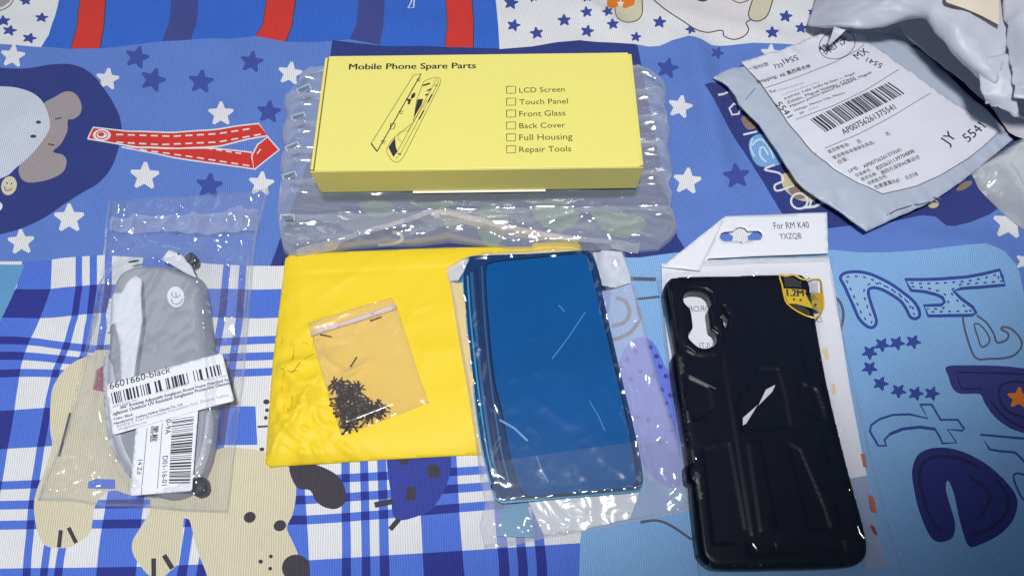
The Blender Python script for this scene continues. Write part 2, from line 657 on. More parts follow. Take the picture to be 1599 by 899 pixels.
# --- middle field with stars
for x, y, r, a in [(20, 88, 20, .1), (168, 124, 19, .12), (345, 178, 21, 0), (226, 275, 24, .05), (108, 341, 25, .0), (33, 378, 22, -.05), (453, 115, 20, .15),
                   (408, 287, 21, .1), (1062, 167, 20, .2), (1073, 283, 23, .1), (1203, 84, 16, 0.1), (1576, 349, 27, .1), (1156, 366, 22, 0), (1601, 408, 16, .3), (-60, 250, 22, 0),
                   (1690, 300, 24, .2)]:
    pr('white', star(x, y, r, a, 0.95))
for x, y, r, a in [(214, 90, 20, .25), (239, 125, 21, .3), (314, 128, 21, .1), (393, 97, 19, .15), (420, 175, 20, .1), (327, 290, 22, .1), (1042, 107, 18, .2), (1150, 275, 22, -.1),
                   (1120, 83, 11, .4), (-50, 330, 20, 0.1)]:
    pr('starmid', star(x, y, r, a, 0.93))
# hippo in its dark blob
pr('navy', smooth([(-160, 90), (-60, 100), (0, 106), (40, 107), (80, 101), (112, 101), (140, 113), (165, 142), (184, 175), (190, 200), (187, 225), (175, 260), (155, 285), (130, 300), (100, 319), (60, 345), (0, 366), (-120, 380)]))
pr('taupe', smooth([(66, 165), (85, 152), (103, 143), (118, 147), (127, 163), (125, 178), (115, 186), (106, 188), (105, 205), (95, 225), (83, 237), (98, 242), (104, 252), (97, 270), (70, 282), (40, 284), (29, 266), (40, 240), (60, 200)]))
pr('hippo', smooth([(-120, 160), (-40, 136), (0, 135), (30, 138), (55, 148), (70, 165), (78, 195), (70, 215), (50, 240), (25, 262), (0, 279), (-90, 300)]))
pr('darkgrey', ellipse(60, 191, 4, 2.6), ellipse(52, 213, 5, 2.6), ribbon([(86, 186), (96, 184)], 2), ribbon([(75, 225), (85, 227)], 2))
pr('beige', ellipse(14, 290, 12, 15, 0.3))
pr('outline', ribbon(smooth([(7, 291), (9, 297), (15, 297), (19, 294)], 3, False), 1.3), ellipse(11, 286, 1.3, 1.3), ellipse(18, 287, 1.3, 1.3))
pr('white', ellipse(-3, 322, 7, 7))
# red ribbon
R1 = [(137, 217), (146, 199), (200, 205), (270, 207), (340, 202), (404, 193), (418, 212), (345, 228), (280, 232), (215, 230)]
R2 = [(190, 230), (260, 232), (330, 231), (393, 238), (396, 264), (340, 256), (270, 246)]
R3 = [(418, 214), (436, 234), (397, 265), (393, 244), (402, 226)]
for q in (R2, R1, R3):
    pr('red', q)
    pr('white', ribbon(q, 2.2, True))
pr('white', *dashes([(178, 210), (270, 213), (340, 209), (404, 199)], 2.2, 11, 7))
pr('white', *dashes([(178, 222), (250, 226), (340, 222), (412, 209)], 2.2, 11, 7))
pr('white', *dashes([(215, 233), (300, 245), (390, 259)], 2, 11, 7), *dashes([(320, 231), (390, 242)], 2, 9, 6), *dashes([(400, 243), (414, 222)], 2, 9, 6))
pr('white', ellipse(159, 211, 14, 9))
pr('red', ribbon(ellipse(159, 211, 9, 6), 1.6, True), ellipse(158, 210, 5, 3.2))

# --- dark panel under the air bag, with pieces of a printed tree
pr('green', smooth([(745, 330), (775, 318), (795, 345), (782, 378), (768, 392), (752, 372), (742, 352)]), smooth([(925, 330), (985, 335), (1010, 350), (975, 372), (940, 356)]),
   smooth([(830, 320), (870, 312), (905, 338), (880, 360), (845, 350)]), smooth([(640, 305), (690, 300), (715, 316), (680, 326), (650, 322)]), smooth([(560, 318), (600, 312), (618, 330), (585, 340)]),
   smooth([(800, 302), (830, 298), (850, 310), (820, 316)]), smooth([(700, 340), (722, 346), (716, 362), (696, 356)]))
pr('tan', [(670, 335), (690, 322), (800, 352), (905, 372), (905, 384), (800, 368)])
pr('beige', ribbon(smooth([(612, 362), (625, 365), (627, 375), (612, 381), (590, 383)], 4, False), 5))

# --- dark panel under the white mailer
pr('navy', [(1100, 132), (1150, 120), (1500, 120), (1620, 230), (1590, 290), (1568, 319), (1545, 335), (1515, 347), (1490, 353), (1478, 352), (1460, 338), (1440, 336), (1390, 347), (1330, 352), (1240, 365), (1222, 335), (1170, 250)])
q5 = lambda *p: [(1110 + x / 3.459, 100 + y / 3.459) for x, y in p]
pr('white', ribbon(q5((40, 168), (100, 150), (150, 215), (170, 250)), 4), ribbon(q5((100, 240), (125, 215), (165, 225), (150, 270), (115, 275)), 3, True), ribbon(q5((175, 382), (250, 365)), 3))
pr('brown', smooth(q5((165, 290), (215, 280), (245, 340), (205, 355), (178, 330))))
pr('panelblue', smooth(q5((205, 430), (230, 390), (280, 380), (330, 420), (390, 520), (340, 552), (260, 550), (220, 500))))
pr('paleblue', ribbon(smooth(q5((225, 440), (245, 415), (280, 410), (320, 460), (340, 510)), 4, False), 3), ribbon(smooth(q5((300, 530), (270, 500), (265, 460), (285, 450), (310, 490)), 4, False), 3),
   ribbon(smooth(q5((235, 500), (215, 450), (225, 400)), 4, False), 2.5))
pr('sand', smooth(q5((380, 605), (430, 590), (500, 640), (560, 690), (560, 740), (480, 735), (400, 680))))
pr('brown', smooth(q5((420, 660), (470, 650), (530, 700), (480, 730), (430, 700))))
pr('white', ribbon(smooth(q5((345, 545), (290, 570), (370, 590), (390, 630), (345, 655), (360, 685), (450, 655)), 4, False), 3), ribbon(ellipse(1110 + 478 / 3.459, 100 + 740 / 3.459, 13, 12), 3.2, True),
   ribbon(q5((500, 775), (560, 770), (640, 735)), 4), ribbon(smooth(q5((500, 690), (540, 730), (530, 780)), 4, False), 3))
pr('sand', ellipse(1457, 318, 9, 7))
pr('brown', ellipse(1506, 290, 14, 5, -0.5))

# --- plaid field
def hband(pts, wd):
    return pts + [(x, y + wd) for x, y in reversed(pts)]


PLAID = [(-700, 410), (-300, 408), (83, 405), (119, 401), (164, 398), (250, 404), (330, 412), (385, 415), (445, 415), (520, 404), (955, 404), (935, 560), (915, 760), (906, 845), (904, 900), (900, 1250), (-700, 1250)]
hb = [hband([(-700, 470), (25, 451), (79, 451), (119, 447), (164, 443), (300, 450), (400, 452), (700, 440), (960, 425)], 45),
      hband([(-700, 530), (0, 525), (60, 528), (110, 535), (150, 539), (250, 532), (400, 525), (700, 515), (960, 500)], 12),
      hband([(-700, 555), (0, 549), (60, 551), (90, 554), (120, 557), (250, 555), (400, 550), (700, 538), (960, 522)], 12.5),
      hband([(-700, 585), (0, 577), (60, 576), (95, 577), (250, 578), (400, 575), (700, 562), (960, 545)], 12),
      hband([(-700, 650), (0, 641), (78, 636), (250, 635), (400, 634), (700, 622), (960, 605)], 60),
      hband([(-700, 758), (0, 751), (50, 749), (220, 747), (480, 743), (530, 740), (720, 729), (960, 712)], 13),
      hband([(-700, 790), (25, 781), (220, 779), (480, 773), (530, 770), (720, 755), (960, 737)], 13.5),
      hband([(-700, 822), (25, 812), (220, 810), (480, 804), (530, 801), (720, 785), (960, 766)], 14),
      hband([(-700, 900), (0, 887), (220, 884), (482, 874), (660, 863), (960, 844)], 70),
      hband([(-700, 1000), (0, 985), (480, 975), (960, 950)], 16), hband([(-700, 1040), (0, 1025), (480, 1015), (960, 990)], 16), hband([(-700, 1080), (0, 1065), (480, 1055), (960, 1030)], 16)]


def vband(L, R):
    return L + R[::-1]


def vnar(L, w0, w1):
    n = len(L)
    return L + [(x + w0 + (w1 - w0) * i / (n - 1), y) for i, (x, y) in reversed(list(enumerate(L)))]


V0R = [(83, 380), (79, 451), (65, 490), (47, 530), (33, 570), (25, 620), (12, 700), (2, 760), (-8, 830), (-15, 899), (-40, 1250)]
V0L = [(40, 380), (25, 451), (5, 490), (-20, 540), (-36, 580), (-45, 620), (-55, 700), (-66, 760), (-78, 830), (-88, 899), (-120, 1250)]
vb = [vband(V0L, V0R),
      vnar([(119, 380), (118, 450), (111, 496), (98, 540), (83, 575), (72, 620), (57, 700), (43, 800), (35, 899), (5, 1250)], 10, 13),
      vnar([(141, 380), (140, 450), (135, 497), (127, 545), (110, 600), (95, 700), (78, 800), (67, 860), (62, 899), (35, 1250)], 11, 12),
      vnar([(164, 380), (163, 450), (157, 500), (150, 545), (135, 600), (120, 700), (103, 800), (88, 870), (84, 899), (60, 1250)], 11, 13),
      vnar([(228, 380), (205, 500), (190, 600), (178, 700), (163, 800), (150, 899), (120, 1250)], 50, 64),
      vnar([(353, 380), (340, 500), (322, 600), (308, 700), (292, 800), (284, 850), (276, 899), (250, 1250)], 11, 16),
      vnar([(377, 380), (368, 500), (352, 600), (336, 700), (322, 800), (306, 899), (280, 1250)], 11, 16),
      vnar([(455, 380), (425, 640), (420, 700), (422, 800), (424, 899), (430, 1250)], 45, 64),
      vnar([(531, 380), (533, 720), (534, 870), (535, 1250)], 12, 15), vnar([(560, 380), (562, 720), (565, 880), (570, 1250)], 12, 14), vnar([(588, 380), (589, 720), (593, 880), (600, 1250)], 13, 16),
      vnar([(652, 380), (655, 712), (657, 805), (662, 899), (675, 1250)], 55, 66),
      vnar([(765, 380), (772, 800), (779, 880), (790, 1250)], 15, 17), vnar([(795, 380), (801, 800), (809, 880), (820, 1250)], 13, 16), vnar([(822, 380), (830, 800), (838, 880), (850, 1250)], 14, 17)]

# --- animal on the plaid
OVER = []


def ov(col, *polys):
    for q in polys:
        OVER.append((col, q))


ov('teal', [(-200, 412), (38, 413), (28, 440), (18, 465), (5, 492), (-15, 540), (-200, 560)])
ov('white', [(399, 634), (440, 632), (440, 694), (402, 696)])
ov('beige', smooth([(165, 546), (144, 553), (117, 564), (99, 579), (88, 594), (80, 615), (78, 667), (81, 696), (70, 733), (58, 763), (53, 786), (55, 813), (61, 836), (71, 851), (90, 855), (110, 853), (130, 841),
                    (141, 830), (145, 810), (148, 791), (160, 772), (180, 765), (220, 770), (320, 720), (330, 620), (300, 560)], 4))
ov('plaidblue', [(138, 752), (150, 747), (180, 748), (180, 763), (137, 762)])
ov('beige', smooth([(240, 775), (234, 798), (218, 825), (207, 844), (207, 862), (218, 881), (232, 897), (248, 904), (267, 890), (278, 878), (282, 853), (286, 823), (288, 805), (300, 770)], 4))
ov('beige', smooth([(270, 770), (288, 806), (296, 812), (303, 839), (310, 864), (317, 881), (330, 915), (345, 960), (400, 1000), (470, 970), (478, 910), (465, 864), (456, 843), (448, 823), (457, 802), (462, 775), (461, 751), (450, 728),
                    (430, 712), (405, 703), (385, 700), (330, 705)], 4))
ov('maroon', [(150, 578), (165, 568), (165, 612), (145, 608)])
ov('darkgrey', smooth([(452, 727), (481, 723), (509, 731), (531, 746), (540, 768), (538, 785), (524, 794), (506, 791), (493, 781), (484, 765), (463, 760)], 4))
ov('darkgrey', ellipse(390, 807, 9.5, 8.5, -0.5), ellipse(437, 820, 10, 8.5, -0.4), ellipse(407, 876, 3.6, 3.3), ellipse(423, 868, 3, 3), ellipse(422, 887, 3, 3), ellipse(462, 886, 22, 21))
ov('darkgrey', ribbon([(240, 871), (240, 903)], 7.5), ribbon([(256, 866), (269, 887)], 8), ribbon([(95, 827), (92, 854)], 6.5), ribbon([(107, 823), (119, 847)], 6.5))
ov('black', ribbon([(110, 644), (92, 712)], 4))
ov('bugnavy', smooth([(606, 700), (650, 695), (700, 705), (700, 749), (678, 790), (656, 804), (618, 810), (610, 768)], 4))
ov('darkgrey', smooth([(667, 728), (678, 724), (688, 734), (684, 745), (670, 744)], 3), [(635, 759), (649, 760), (649, 780), (634, 781)], ribbon([(585, 788), (613, 782)], 9), ribbon([(609, 826), (623, 810)], 8),
   smooth([(622, 716), (636, 716), (636, 724), (626, 725)], 3))
ov('darkgrey', ellipse(416, 627, 5, 4), ellipse(417, 640, 3, 3), ellipse(415, 652, 3, 3), ribbon([(402, 666), (420, 665)], 3), ellipse(409, 701, 4, 3))

# --- light blue lettered panel
LIGHT = [(966, 402), (1000, 402), (1060, 394), (1100, 388), (1200, 386), (1299, 390), (1340, 394), (1375, 394), (1453, 389), (1511, 382), (1540, 380), (1569, 392), (1586, 412), (1592, 426), (1598, 455), (1640, 620), (1700, 1250), (900, 1250), (904, 900),
         (906, 845), (915, 760), (935, 560)]
ov('light', LIGHT)
a5 = lambda *p: [(1300 + x / 5.288, 390 + y / 5.288) for x, y in p]
L1 = smooth(a5((65, 235), (90, 198), (150, 182), (250, 185), (350, 215), (480, 280), (580, 350), (670, 425), (715, 500), (715, 550), (680, 568), (640, 550), (610, 490), (560, 420), (470, 360), (400, 325), (340, 312), (300, 328), (300, 380), (330, 480), (360, 570),
               (355, 620), (320, 642), (270, 620), (215, 560), (180, 480), (130, 370), (100, 300)), 3)
L2 = a5((600, 245), (750, 245), (900, 240), (1000, 232), (1100, 225), (1240, 200), (1380, 165), (1400, 220), (1425, 290), (1200, 310), (1060, 320), (1000, 340), (1060, 400), (1160, 475), (1185, 520), (1150, 540), (970, 542), (790, 545), (755, 460), (900, 455), (925, 430), (910, 395), (860, 370), (760, 345), (650, 335))
ov('letterfill', L1, L2)
ov('letternavy', ribbon(L1, 5, True), ribbon(L2, 5.2, True))


def inset(poly, d):
    p = [np.array(q, float) for q in poly]
    area = sum(p[i][0] * p[(i + 1) % len(p)][1] - p[(i + 1) % len(p)][0] * p[i][1] for i in range(len(p)))
    sg = 1 if area > 0 else -1
    out = []
    for i in range(len(p)):
        t = p[(i + 1) % len(p)] - p[i - 1]
        t = t / (np.linalg.norm(t) + 1e-9)
        out.append(tuple(p[i] + sg * d * np.array([-t[1], t[0]])))
    return out


ov('letternavy', *dashes(inset(L1, 7), 2.4, 5, 8, True), *dashes(inset(L2, 6.5), 2.6, 5, 8, True))
A1 = smooth(a5((1075, 545), (1085, 620), (1110, 720), (1180, 890), (1300, 898), (1400, 895), (1500, 870), (1560, 800), (1550, 730), (1480, 655), (1410, 635), (1395, 655), (1450, 690), (1440, 740), (1360, 765), (1330, 690), (1270, 600), (1190, 540)), 3, False)
ov('warmgrey', ribbon(A1, 3.4), ribbon(smooth(a5((1170, 620), (1200, 720), (1230, 800), (1280, 780), (1297, 730), (1250, 650), (1200, 610)), 3), 3, True))
for x, y in [(1426, 533.5), (1400.6, 535.5), (1377, 538), (1358, 550), (1358, 574.6), (1375, 598.6), (1403, 610), (1430, 614), (1455, 614)]:
    ov('letternavy', star(x, y, 13, 0.35 + (x % 5) / 12, 0.9))
b5 = lambda *p: [(1330 + x / 5.29, 550 + y / 5.29) for x, y in p]
TT = b5((565, 430), (660, 430), (735, 555), (875, 555), (930, 630), (915, 645), (790, 635), (865, 745), (750, 750), (690, 635), (560, 620), (420, 635), (310, 680), (270, 720), (285, 770), (220, 770), (150, 650), (160, 600), (230, 550), (340, 515), (480, 510), (630, 545))
ov('letternavy', ribbon(TT, 3.6, True))
ov('letternavy', ribbon(b5((690, 632), (560, 616), (420, 631), (310, 676)), 5))
ov('pnavy', smooth(b5((785, 115), (1000, 106), (1250, 112), (1423, 130), (1800, 160), (1900, 600), (1650, 720), (1423, 665), (1300, 620), (1180, 530), (1100, 420), (1060, 345), (960, 342), (880, 335), (830, 290), (800, 200)), 3))
ov('pdark', ribbon(b5((1500, 190), (1250, 170), (870, 165), (880, 230), (910, 300), (1080, 300)), 3), ribbon(smooth(b5((1150, 400), (1230, 500), (1350, 590), (1500, 640)), 4, False), 3), ribbon(smooth(b5((1210, 340), (1240, 270), (1330, 240), (1440, 250)), 4, False), 3.5),
   ribbon(smooth(b5((1215, 350), (1240, 430), (1320, 500), (1440, 540)), 4, False), 3.5))
ov('orange', star(1591, 621, 19, 0.05))
ov('letternavy', ribbon(b5((1750, 740), (1423, 710), (1060, 678), (1140, 800), (1230, 815), (1350, 825), (1423, 895), (1500, 1000)), 3.8))
c4 = lambda *p: [(1400 + x / 4.105, 680 + y / 4.105) for x, y in p]
EE = smooth(c4((100, 220), (130, 130), (200, 85), (300, 75), (420, 100), (560, 170), (680, 270), (760, 370), (775, 450), (740, 550), (650, 640), (500, 710), (460, 700), (435, 650), (400, 520), (370, 380), (340, 300), (322, 290), (318, 350), (345, 450), (375, 560), (365, 640), (330, 670), (270, 680), (220, 650), (170, 550), (130, 430), (105, 300)), 3)
ov('enavy', EE)
ov('pdark', ribbon(smooth(c4((150, 330), (150, 220), (200, 150), (300, 130), (420, 150), (540, 210)), 4, False), 5), ribbon(smooth(c4((470, 260), (560, 330), (600, 400), (540, 520)), 4, False), 6), ribbon(smooth(c4((150, 300), (190, 450), (240, 560), (290, 620)), 4, False), 4),
   ribbon(smooth(c4((640, 280), (710, 380), (700, 500), (600, 590), (470, 640)), 4, False), 5))
ov('letternavy', ribbon(smooth(c4((900, 280), (817, 250), (770, 240), (750, 265), (775, 340), (817, 410), (900, 460)), 4, False), 3.2))
ov('warmgrey', ribbon([(984, 435), (1024, 436)], 6), ribbon([(1030, 463), (992, 467), (996, 482), (1000, 499)], 4), ribbon(smooth([(962, 465), (976, 470), (983, 488), (975, 503), (955, 509)], 4, False), 6),
   ribbon(smooth([(998, 500), (985, 518), (965, 528), (945, 531)], 4, False), 6), ribbon(smooth([(1299, 461), (1312, 472), (1317, 492), (1312, 515), (1303, 530)], 4, False), 4.5),
   ribbon(smooth([(1000, 815), (1025, 812), (1048, 820), (1080, 842)], 4, False), 4))
LEAF = smooth([(1008, 527), (1024, 540), (1038, 570), (1047, 590), (1056, 640), (1062, 700), (1060, 760), (1020, 745), (985, 690), (965, 630), (963, 580), (975, 545), (990, 530)], 4)
ov('leaf', LEAF)
ov('bugnavy', *[ellipse(x, y, 4, 3.4, 0.5) for x, y in [(1015, 542), (1025, 556), (1031, 572), (1040, 587), (1033, 608), (1047, 617), (1040, 629), (1045, 650), (1048, 672), (992, 548), (980, 561), (968, 573), (1000, 580), (1020, 586), (985, 592), (1012, 655), (995, 650), (1030, 690)]])

CLOTH = {
    'field': (93, 125, 198), 'top': (50, 100, 196), 'white': (226, 227, 233), 'navy': (45, 58, 124), 'navystripe': (62, 72, 136), 'red': (204, 54, 46), 'outline': (70, 62, 66), 'starnavy': (58, 72, 150),
    'starmid': (60, 78, 156), 'taupe': (156, 146, 148), 'hippo': (196, 202, 216), 'darkgrey': (66, 62, 72), 'beige': (208, 200, 172), 'orange': (232, 120, 36), 'blush': (230, 216, 216), 'green': (104, 132, 108),
    'tan': (186, 164, 132), 'brown': (140, 118, 108), 'panelblue': (120, 165, 215), 'paleblue': (190, 215, 240), 'sand': (200, 188, 150), 'plaidblue': (80, 114, 208), 'plaiddark': (44, 52, 136), 'teal': (96, 152, 196),
    'maroon': (160, 92, 104), 'black': (25, 22, 25), 'bugnavy': (56, 68, 152), 'light': (128, 172, 220), 'letterfill': (146, 184, 228), 'letternavy': (50, 72, 150), 'warmgrey': (88, 92, 108), 'pnavy': (52, 56, 122),
    'pdark': (34, 36, 84), 'enavy': (44, 48, 116), 'leaf': (100, 118, 212)}
CM_ = {k: cloth('cotton_' + k, v) for k, v in CLOTH.items()}


def build_bedspread():
    X0, X1, Y0, Y1 = -62, 62, -34, 62
    polys = [('field', MID)] + [(c, q) for c, q in PR]
    prints = []
    for c, q in polys:
        prints.append((c, densify(g2(q, bed_z), 0.6)))
    plaid = densify(g2(PLAID, bed_z), 0.6)
    hbg = [densify(g2(q, bed_z), 0.6) for q in hb]
    vbg = [densify(g2(q, bed_z), 0.6) for q in vb]
    over = [(c, densify(g2(q, bed_z), 0.6)) for c, q in OVER]
    pts, edges = [], []
    for lp in [q for _, q in prints] + [plaid] + hbg + vbg + [q for _, q in over]:
        b = len(pts)
        pts += lp
        edges += [(b + i, b + (i + 1) % len(lp)) for i in range(len(lp))]
    fx = list(np.arange(X0, -32, 1.5)) + list(np.arange(-32, 38, 0.42)) + list(np.arange(38, X1 + 1, 1.5))
    fy = list(np.arange(Y0, -18, 1.5)) + list(np.arange(-18, 32, 0.42)) + list(np.arange(32, Y1 + 1, 1.5))
    for j, y in enumerate(fy):
        for x in fx:
            pts.append((x + (0.2 if j % 2 else 0), y))
    r = delaunay_2d_cdt([Vector(q) for q in pts], edges, [], 0, 1e-3)
    v = np.array([(q[0], q[1]) for q in r[0]])
    f = np.array([tuple(q) for q in r[2]])
    c = v[f].mean(1)
    keep = (c[:, 0] > X0) & (c[:, 0] < X1) & (c[:, 1] > Y0) & (c[:, 1] < Y1)
    f, c = f[keep], c[keep]
    names = list(CLOTH)
    idx = np.full(len(f), names.index('top'))

    def inside(poly):
        a = np.array(poly)
        out = np.zeros(len(c), bool)
        bb = np.nonzero((c[:, 0] >= a[:, 0].min()) & (c[:, 0] <= a[:, 0].max()) & (c[:, 1] >= a[:, 1].min()) & (c[:, 1] <= a[:, 1].max()))[0]
        if len(bb):
            out[bb] = winding(c[bb, 0], c[bb, 1], poly)
        return out
    for col, q in prints:
        idx[inside(q)] = names.index(col)
    ins = inside(plaid)
    hh = np.zeros(len(c), bool); vv = np.zeros(len(c), bool)
    for q in hbg:
        hh |= inside(q)
    for q in vbg:
        vv |= inside(q)
    idx[ins] = names.index('white')
    idx[ins & (hh ^ vv)] = names.index('plaidblue')
    idx[ins & hh & vv] = names.index('plaiddark')
    for col, q in over:
        idx[inside(q)] = names.index(col)
    used, remap = np.unique(f, return_inverse=True)
    v = v[used]
    f = remap.reshape(f.shape)
    z = np.array([bed_z(x, y) for x, y in v])
    o = mesh('bedspread', np.c_[v, z], f, [CM_[k] for k in names], idx=idx)
    o['kind'] = 'structure'
    o['label'] = 'blue patchwork printed cotton bedspread under all the parcels'
    return o


build_bedspread()

# ------------------------------------------------------------------ helpers: soft surfaces
def sstep(t):
    t = np.clip(t, 0, 1)
    return t * t * (3 - 2 * t)


def nz(x, y, s, seed, sx=1.0, sy=1.0, rot=0.0):
    c, s_ = math.cos(rot), math.sin(rot)
    return np.array([noise.noise((s * sx * (a * c + b * s_), s * sy * (-a * s_ + b * c), seed)) for a, b in zip(x, y)])


def ridged(x, y, s, seed, **k):
    """sharp crests, 0..1"""
    return np.clip(1 - 2.6 * np.abs(nz(x, y, s, seed, **k)), 0, 1) ** 1.5


class Surf:
    """height of a soft sheet: fn(x, y) on arrays, callable on one point too"""

    def __init__(self, fn):
        self.fn = fn

    def __call__(self, x, y):
        return float(self.fn(np.array([x]), np.array([y]))[0])


def bedv(x, y):
    return np.array([bed_z(a, b) for a, b in zip(x, y)])


def zval(zf, x, y):
    if isinstance(zf, Surf):
        return zf.fn(x, y)
    if callable(zf):
        return np.array([zf(a, b) for a, b in zip(x, y)])
    return np.full(len(x), float(zf))


def ink_add(self, v2, f, mi=0):
    b = len(self.v)
    v2 = np.array(v2, float)
    z = zval(self.zf, v2[:, 0], v2[:, 1])
    self.v += [tuple(q) for q in np.c_[v2, z + self.lift]]
    for q in f:
        self.f.append(tuple(b + k for k in q)); self.m.append(mi)


Ink.add = ink_add


def crease_set(poly, n, seed, ang=(0, 0.6), length=(1.0, 3.5), hgt=(0.05, 0.13), wid=(0.10, 0.18)):
    """straight-ish folds in a film: (x0, y0, x1, y1, height, width)"""
    rq = random.Random(seed)
    xs, ys = [q[0] for q in poly], [q[1] for q in poly]
    out = []
    while len(out) < n:
        x, y = rq.uniform(min(xs), max(xs)), rq.uniform(min(ys), max(ys))
        if not winding(np.array([x]), np.array([y]), poly)[0]:
            continue
        a, L = rq.gauss(*ang), rq.uniform(*length)
        out.append((x, y, x + L * math.cos(a), y + L * math.sin(a), rq.uniform(*hgt), rq.uniform(*wid)))
    return out


def crease_z(x, y, cs):
    z = np.zeros(len(x))
    for x0, y0, x1, y1, h, wd in cs:
        dx, dy = x1 - x0, y1 - y0
        t = np.clip(((x - x0) * dx + (y - y0) * dy) / (dx * dx + dy * dy), 0, 1)
        d = np.hypot(x - x0 - t * dx, y - y0 - t * dy)
        z = np.maximum(z, h * np.exp(-np.abs(d / wd) ** 1.5) * np.sin(math.pi * (0.12 + 0.76 * t)))
    return z


def drape(poly, contents, base, edge=0.10, rise=0.9, wr=0.05, ws=0.9, seed=1.0, stretch=(1, 1, 0), creases=()):
    """film lying over contents [(polygon, top, slope width)] with its rim on base"""
    def fn(x, y):
        b = zval(base, x, y)
        d = np.where(winding(x, y, poly), dist_poly(x, y, poly), 0.0)
        h = b + edge
        on = np.zeros(len(x))
        for pg, top, wd in contents:
            ins = winding(x, y, pg)
            do = np.where(ins, 0.0, dist_poly(x, y, pg))
            k = np.clip(1 - do / wd, 0, 1) ** 1.6
            h = np.maximum(h, b + edge + (top - b - edge) * k)
            on = np.maximum(on, sstep(np.where(ins, np.minimum(1, dist_poly(x, y, pg) / 0.5), 0.0)))
        h = np.minimum(h, b + 0.03 + d * rise * 1.6)
        c = 1.3 * ridged(x, y, ws, seed, sx=stretch[0], sy=stretch[1], rot=stretch[2]) + 0.8 * ridged(x, y, ws * 1.9, seed + 5, sx=0.7, sy=1.3, rot=1.1) + 0.10 * ridged(x, y, ws * 4.0, seed + 9)
        return h + (wr * c + crease_z(x, y, creases)) * (1 - 0.86 * on) * np.clip(d / 0.4, 0.05, 1)
    return Surf(fn)


def soft_sheet(name, poly, step, zf, base, mats, parent=None, gap=0.03, label=None, holes=()):
    v, f = sheet(poly, step, holes)
    zt = zval(zf, v[:, 0], v[:, 1])
    zb = np.minimum(zval(base, v[:, 0], v[:, 1]) + gap, zt - 0.01)
    return solid(name, v, f, zt, zb, mats, parent, label=label)


def layer(name, poly, step, zf, thick, mats, parent=None, lift=0.0, label=None, holes=(), sm=True):
    """a thin sheet that follows a surface"""
    v, f = sheet(poly, step, holes)
    zt = zval(zf, v[:, 0], v[:, 1]) + lift + thick
    sm = sm and callable(zf)
    if not isinstance(mats, (list, tuple)) and ('film' in mats.name or 'seam' in mats.name):      # one skin of plastic
        return mesh(name, np.c_[v, zt], f, mats, parent, sm=True, label=label)
    return solid(name, v, f, zt, zt - thick, mats, parent, label=label, sm=sm)


def round_poly(pts, r, n=6):
    out = []
    N_ = len(pts)
    for i in range(N_):
        a, b, c = [np.array(pts[(i + k) % N_], float) for k in (-1, 0, 1)]
        u, w_ = (a - b) / np.linalg.norm(a - b), (c - b) / np.linalg.norm(c - b)
        p, q = b + u * r, b + w_ * r
        for k in range(n + 1):
            t = k / n
            out.append(tuple((1 - t) ** 2 * p + 2 * t * (1 - t) * b + t * t * q))
    return out


BACK = film('film_back_side', milk=0.02, spec=0)


def centre(poly):
    a = np.array(poly)
    return ((a[:, 0].min() + a[:, 0].max()) / 2, (a[:, 1].min() + a[:, 1].max()) / 2)


# ------------------------------------------------------------------ air column bag under the carton
AIR = [(508, 103), (482, 107), (468, 117), (458, 138), (443, 148), (440, 165), (447, 180), (439, 196), (437, 212), (443, 228), (436, 245), (434, 262), (439, 276), (432, 300), (430, 330), (434, 360), (440, 388),
       (455, 398), (500, 393), (540, 384), (600, 378), (645, 379), (700, 373), (760, 380), (800, 388), (860, 384), (905, 386), (960, 383), (1000, 387), (1030, 385), (1050, 370), (1060, 356), (1056, 335), (1050, 320),
       (1053, 302), (1047, 286), (1052, 266), (1050, 246), (1045, 226), (1050, 205), (1045, 180), (1039, 162), (1044, 142), (1038, 127), (1020, 113), (1000, 104)]
air_g = g2(AIR, 0.5)
SEAM = [((445, yl), (1048, yr)) for yl, yr in [(106, 101), (150, 143), (193, 184), (236, 224), (284, 268), (333, 318), (396, 388)]]
seam_g = [g2(q, 0.5) for q in SEAM]
BOX_Z0, BOX_H = 1.55, 2.15
TUBE_H = [1.25, 1.42, 1.42, 1.42, 1.42, 0.55]


def air_fn(x, y):
    ys = [a[1] + (b[1] - a[1]) * (x - a[0]) / (b[0] - a[0]) for a, b in seam_g]
    d = np.where(winding(x, y, air_g), dist_poly(x, y, air_g), 0.0)
    h = np.full(len(x), 0.02)
    for k in range(6):
        t = (ys[k] - y) / (ys[k] - ys[k + 1])
        m = (t >= 0) & (t <= 1)
        h = np.where(m, 0.12 + TUBE_H[k] * np.sqrt(np.clip(1 - (2 * t - 1) ** 2, 0, 1)) ** 0.9, h)
    h = np.minimum(h, 0.05 + 1.5 * np.clip(d / 1.15, 0, 1) ** 0.5)
    front = sstep((ys[5] + 0.3 - y) / 0.6)
    end = np.clip(1 - d / 1.8, 0, 1)
    wr = 0.05 * ridged(x, y, 0.55, 3.3, sx=0.5, sy=2.0) + (0.10 + 0.14 * front) * ridged(x, y, 0.33, 7.1, sx=0.45, sy=1.9, rot=0.2) * (0.3 + 0.7 * front)
    wr += end * (0.16 * ridged(x, y, 0.9, 2.2, sx=0.7, sy=1.3) + 0.08 * ridged(x, y, 2.1, 12.2)) + front * 0.16 * ridged(x, y, 0.6, 17.7, sx=0.5, sy=1.6, rot=-0.35)
    wr = wr + crease_z(x, y, AIR_CR)
    return np.minimum(h + wr * np.clip(d / 0.4, 0, 1), np.where((x > box_c[0][0] - 0.2) & (x < box_c[1][0] + 0.2) & (y > box_c[3][1] - 0.2), BOX_Z0 - 0.03, 9))


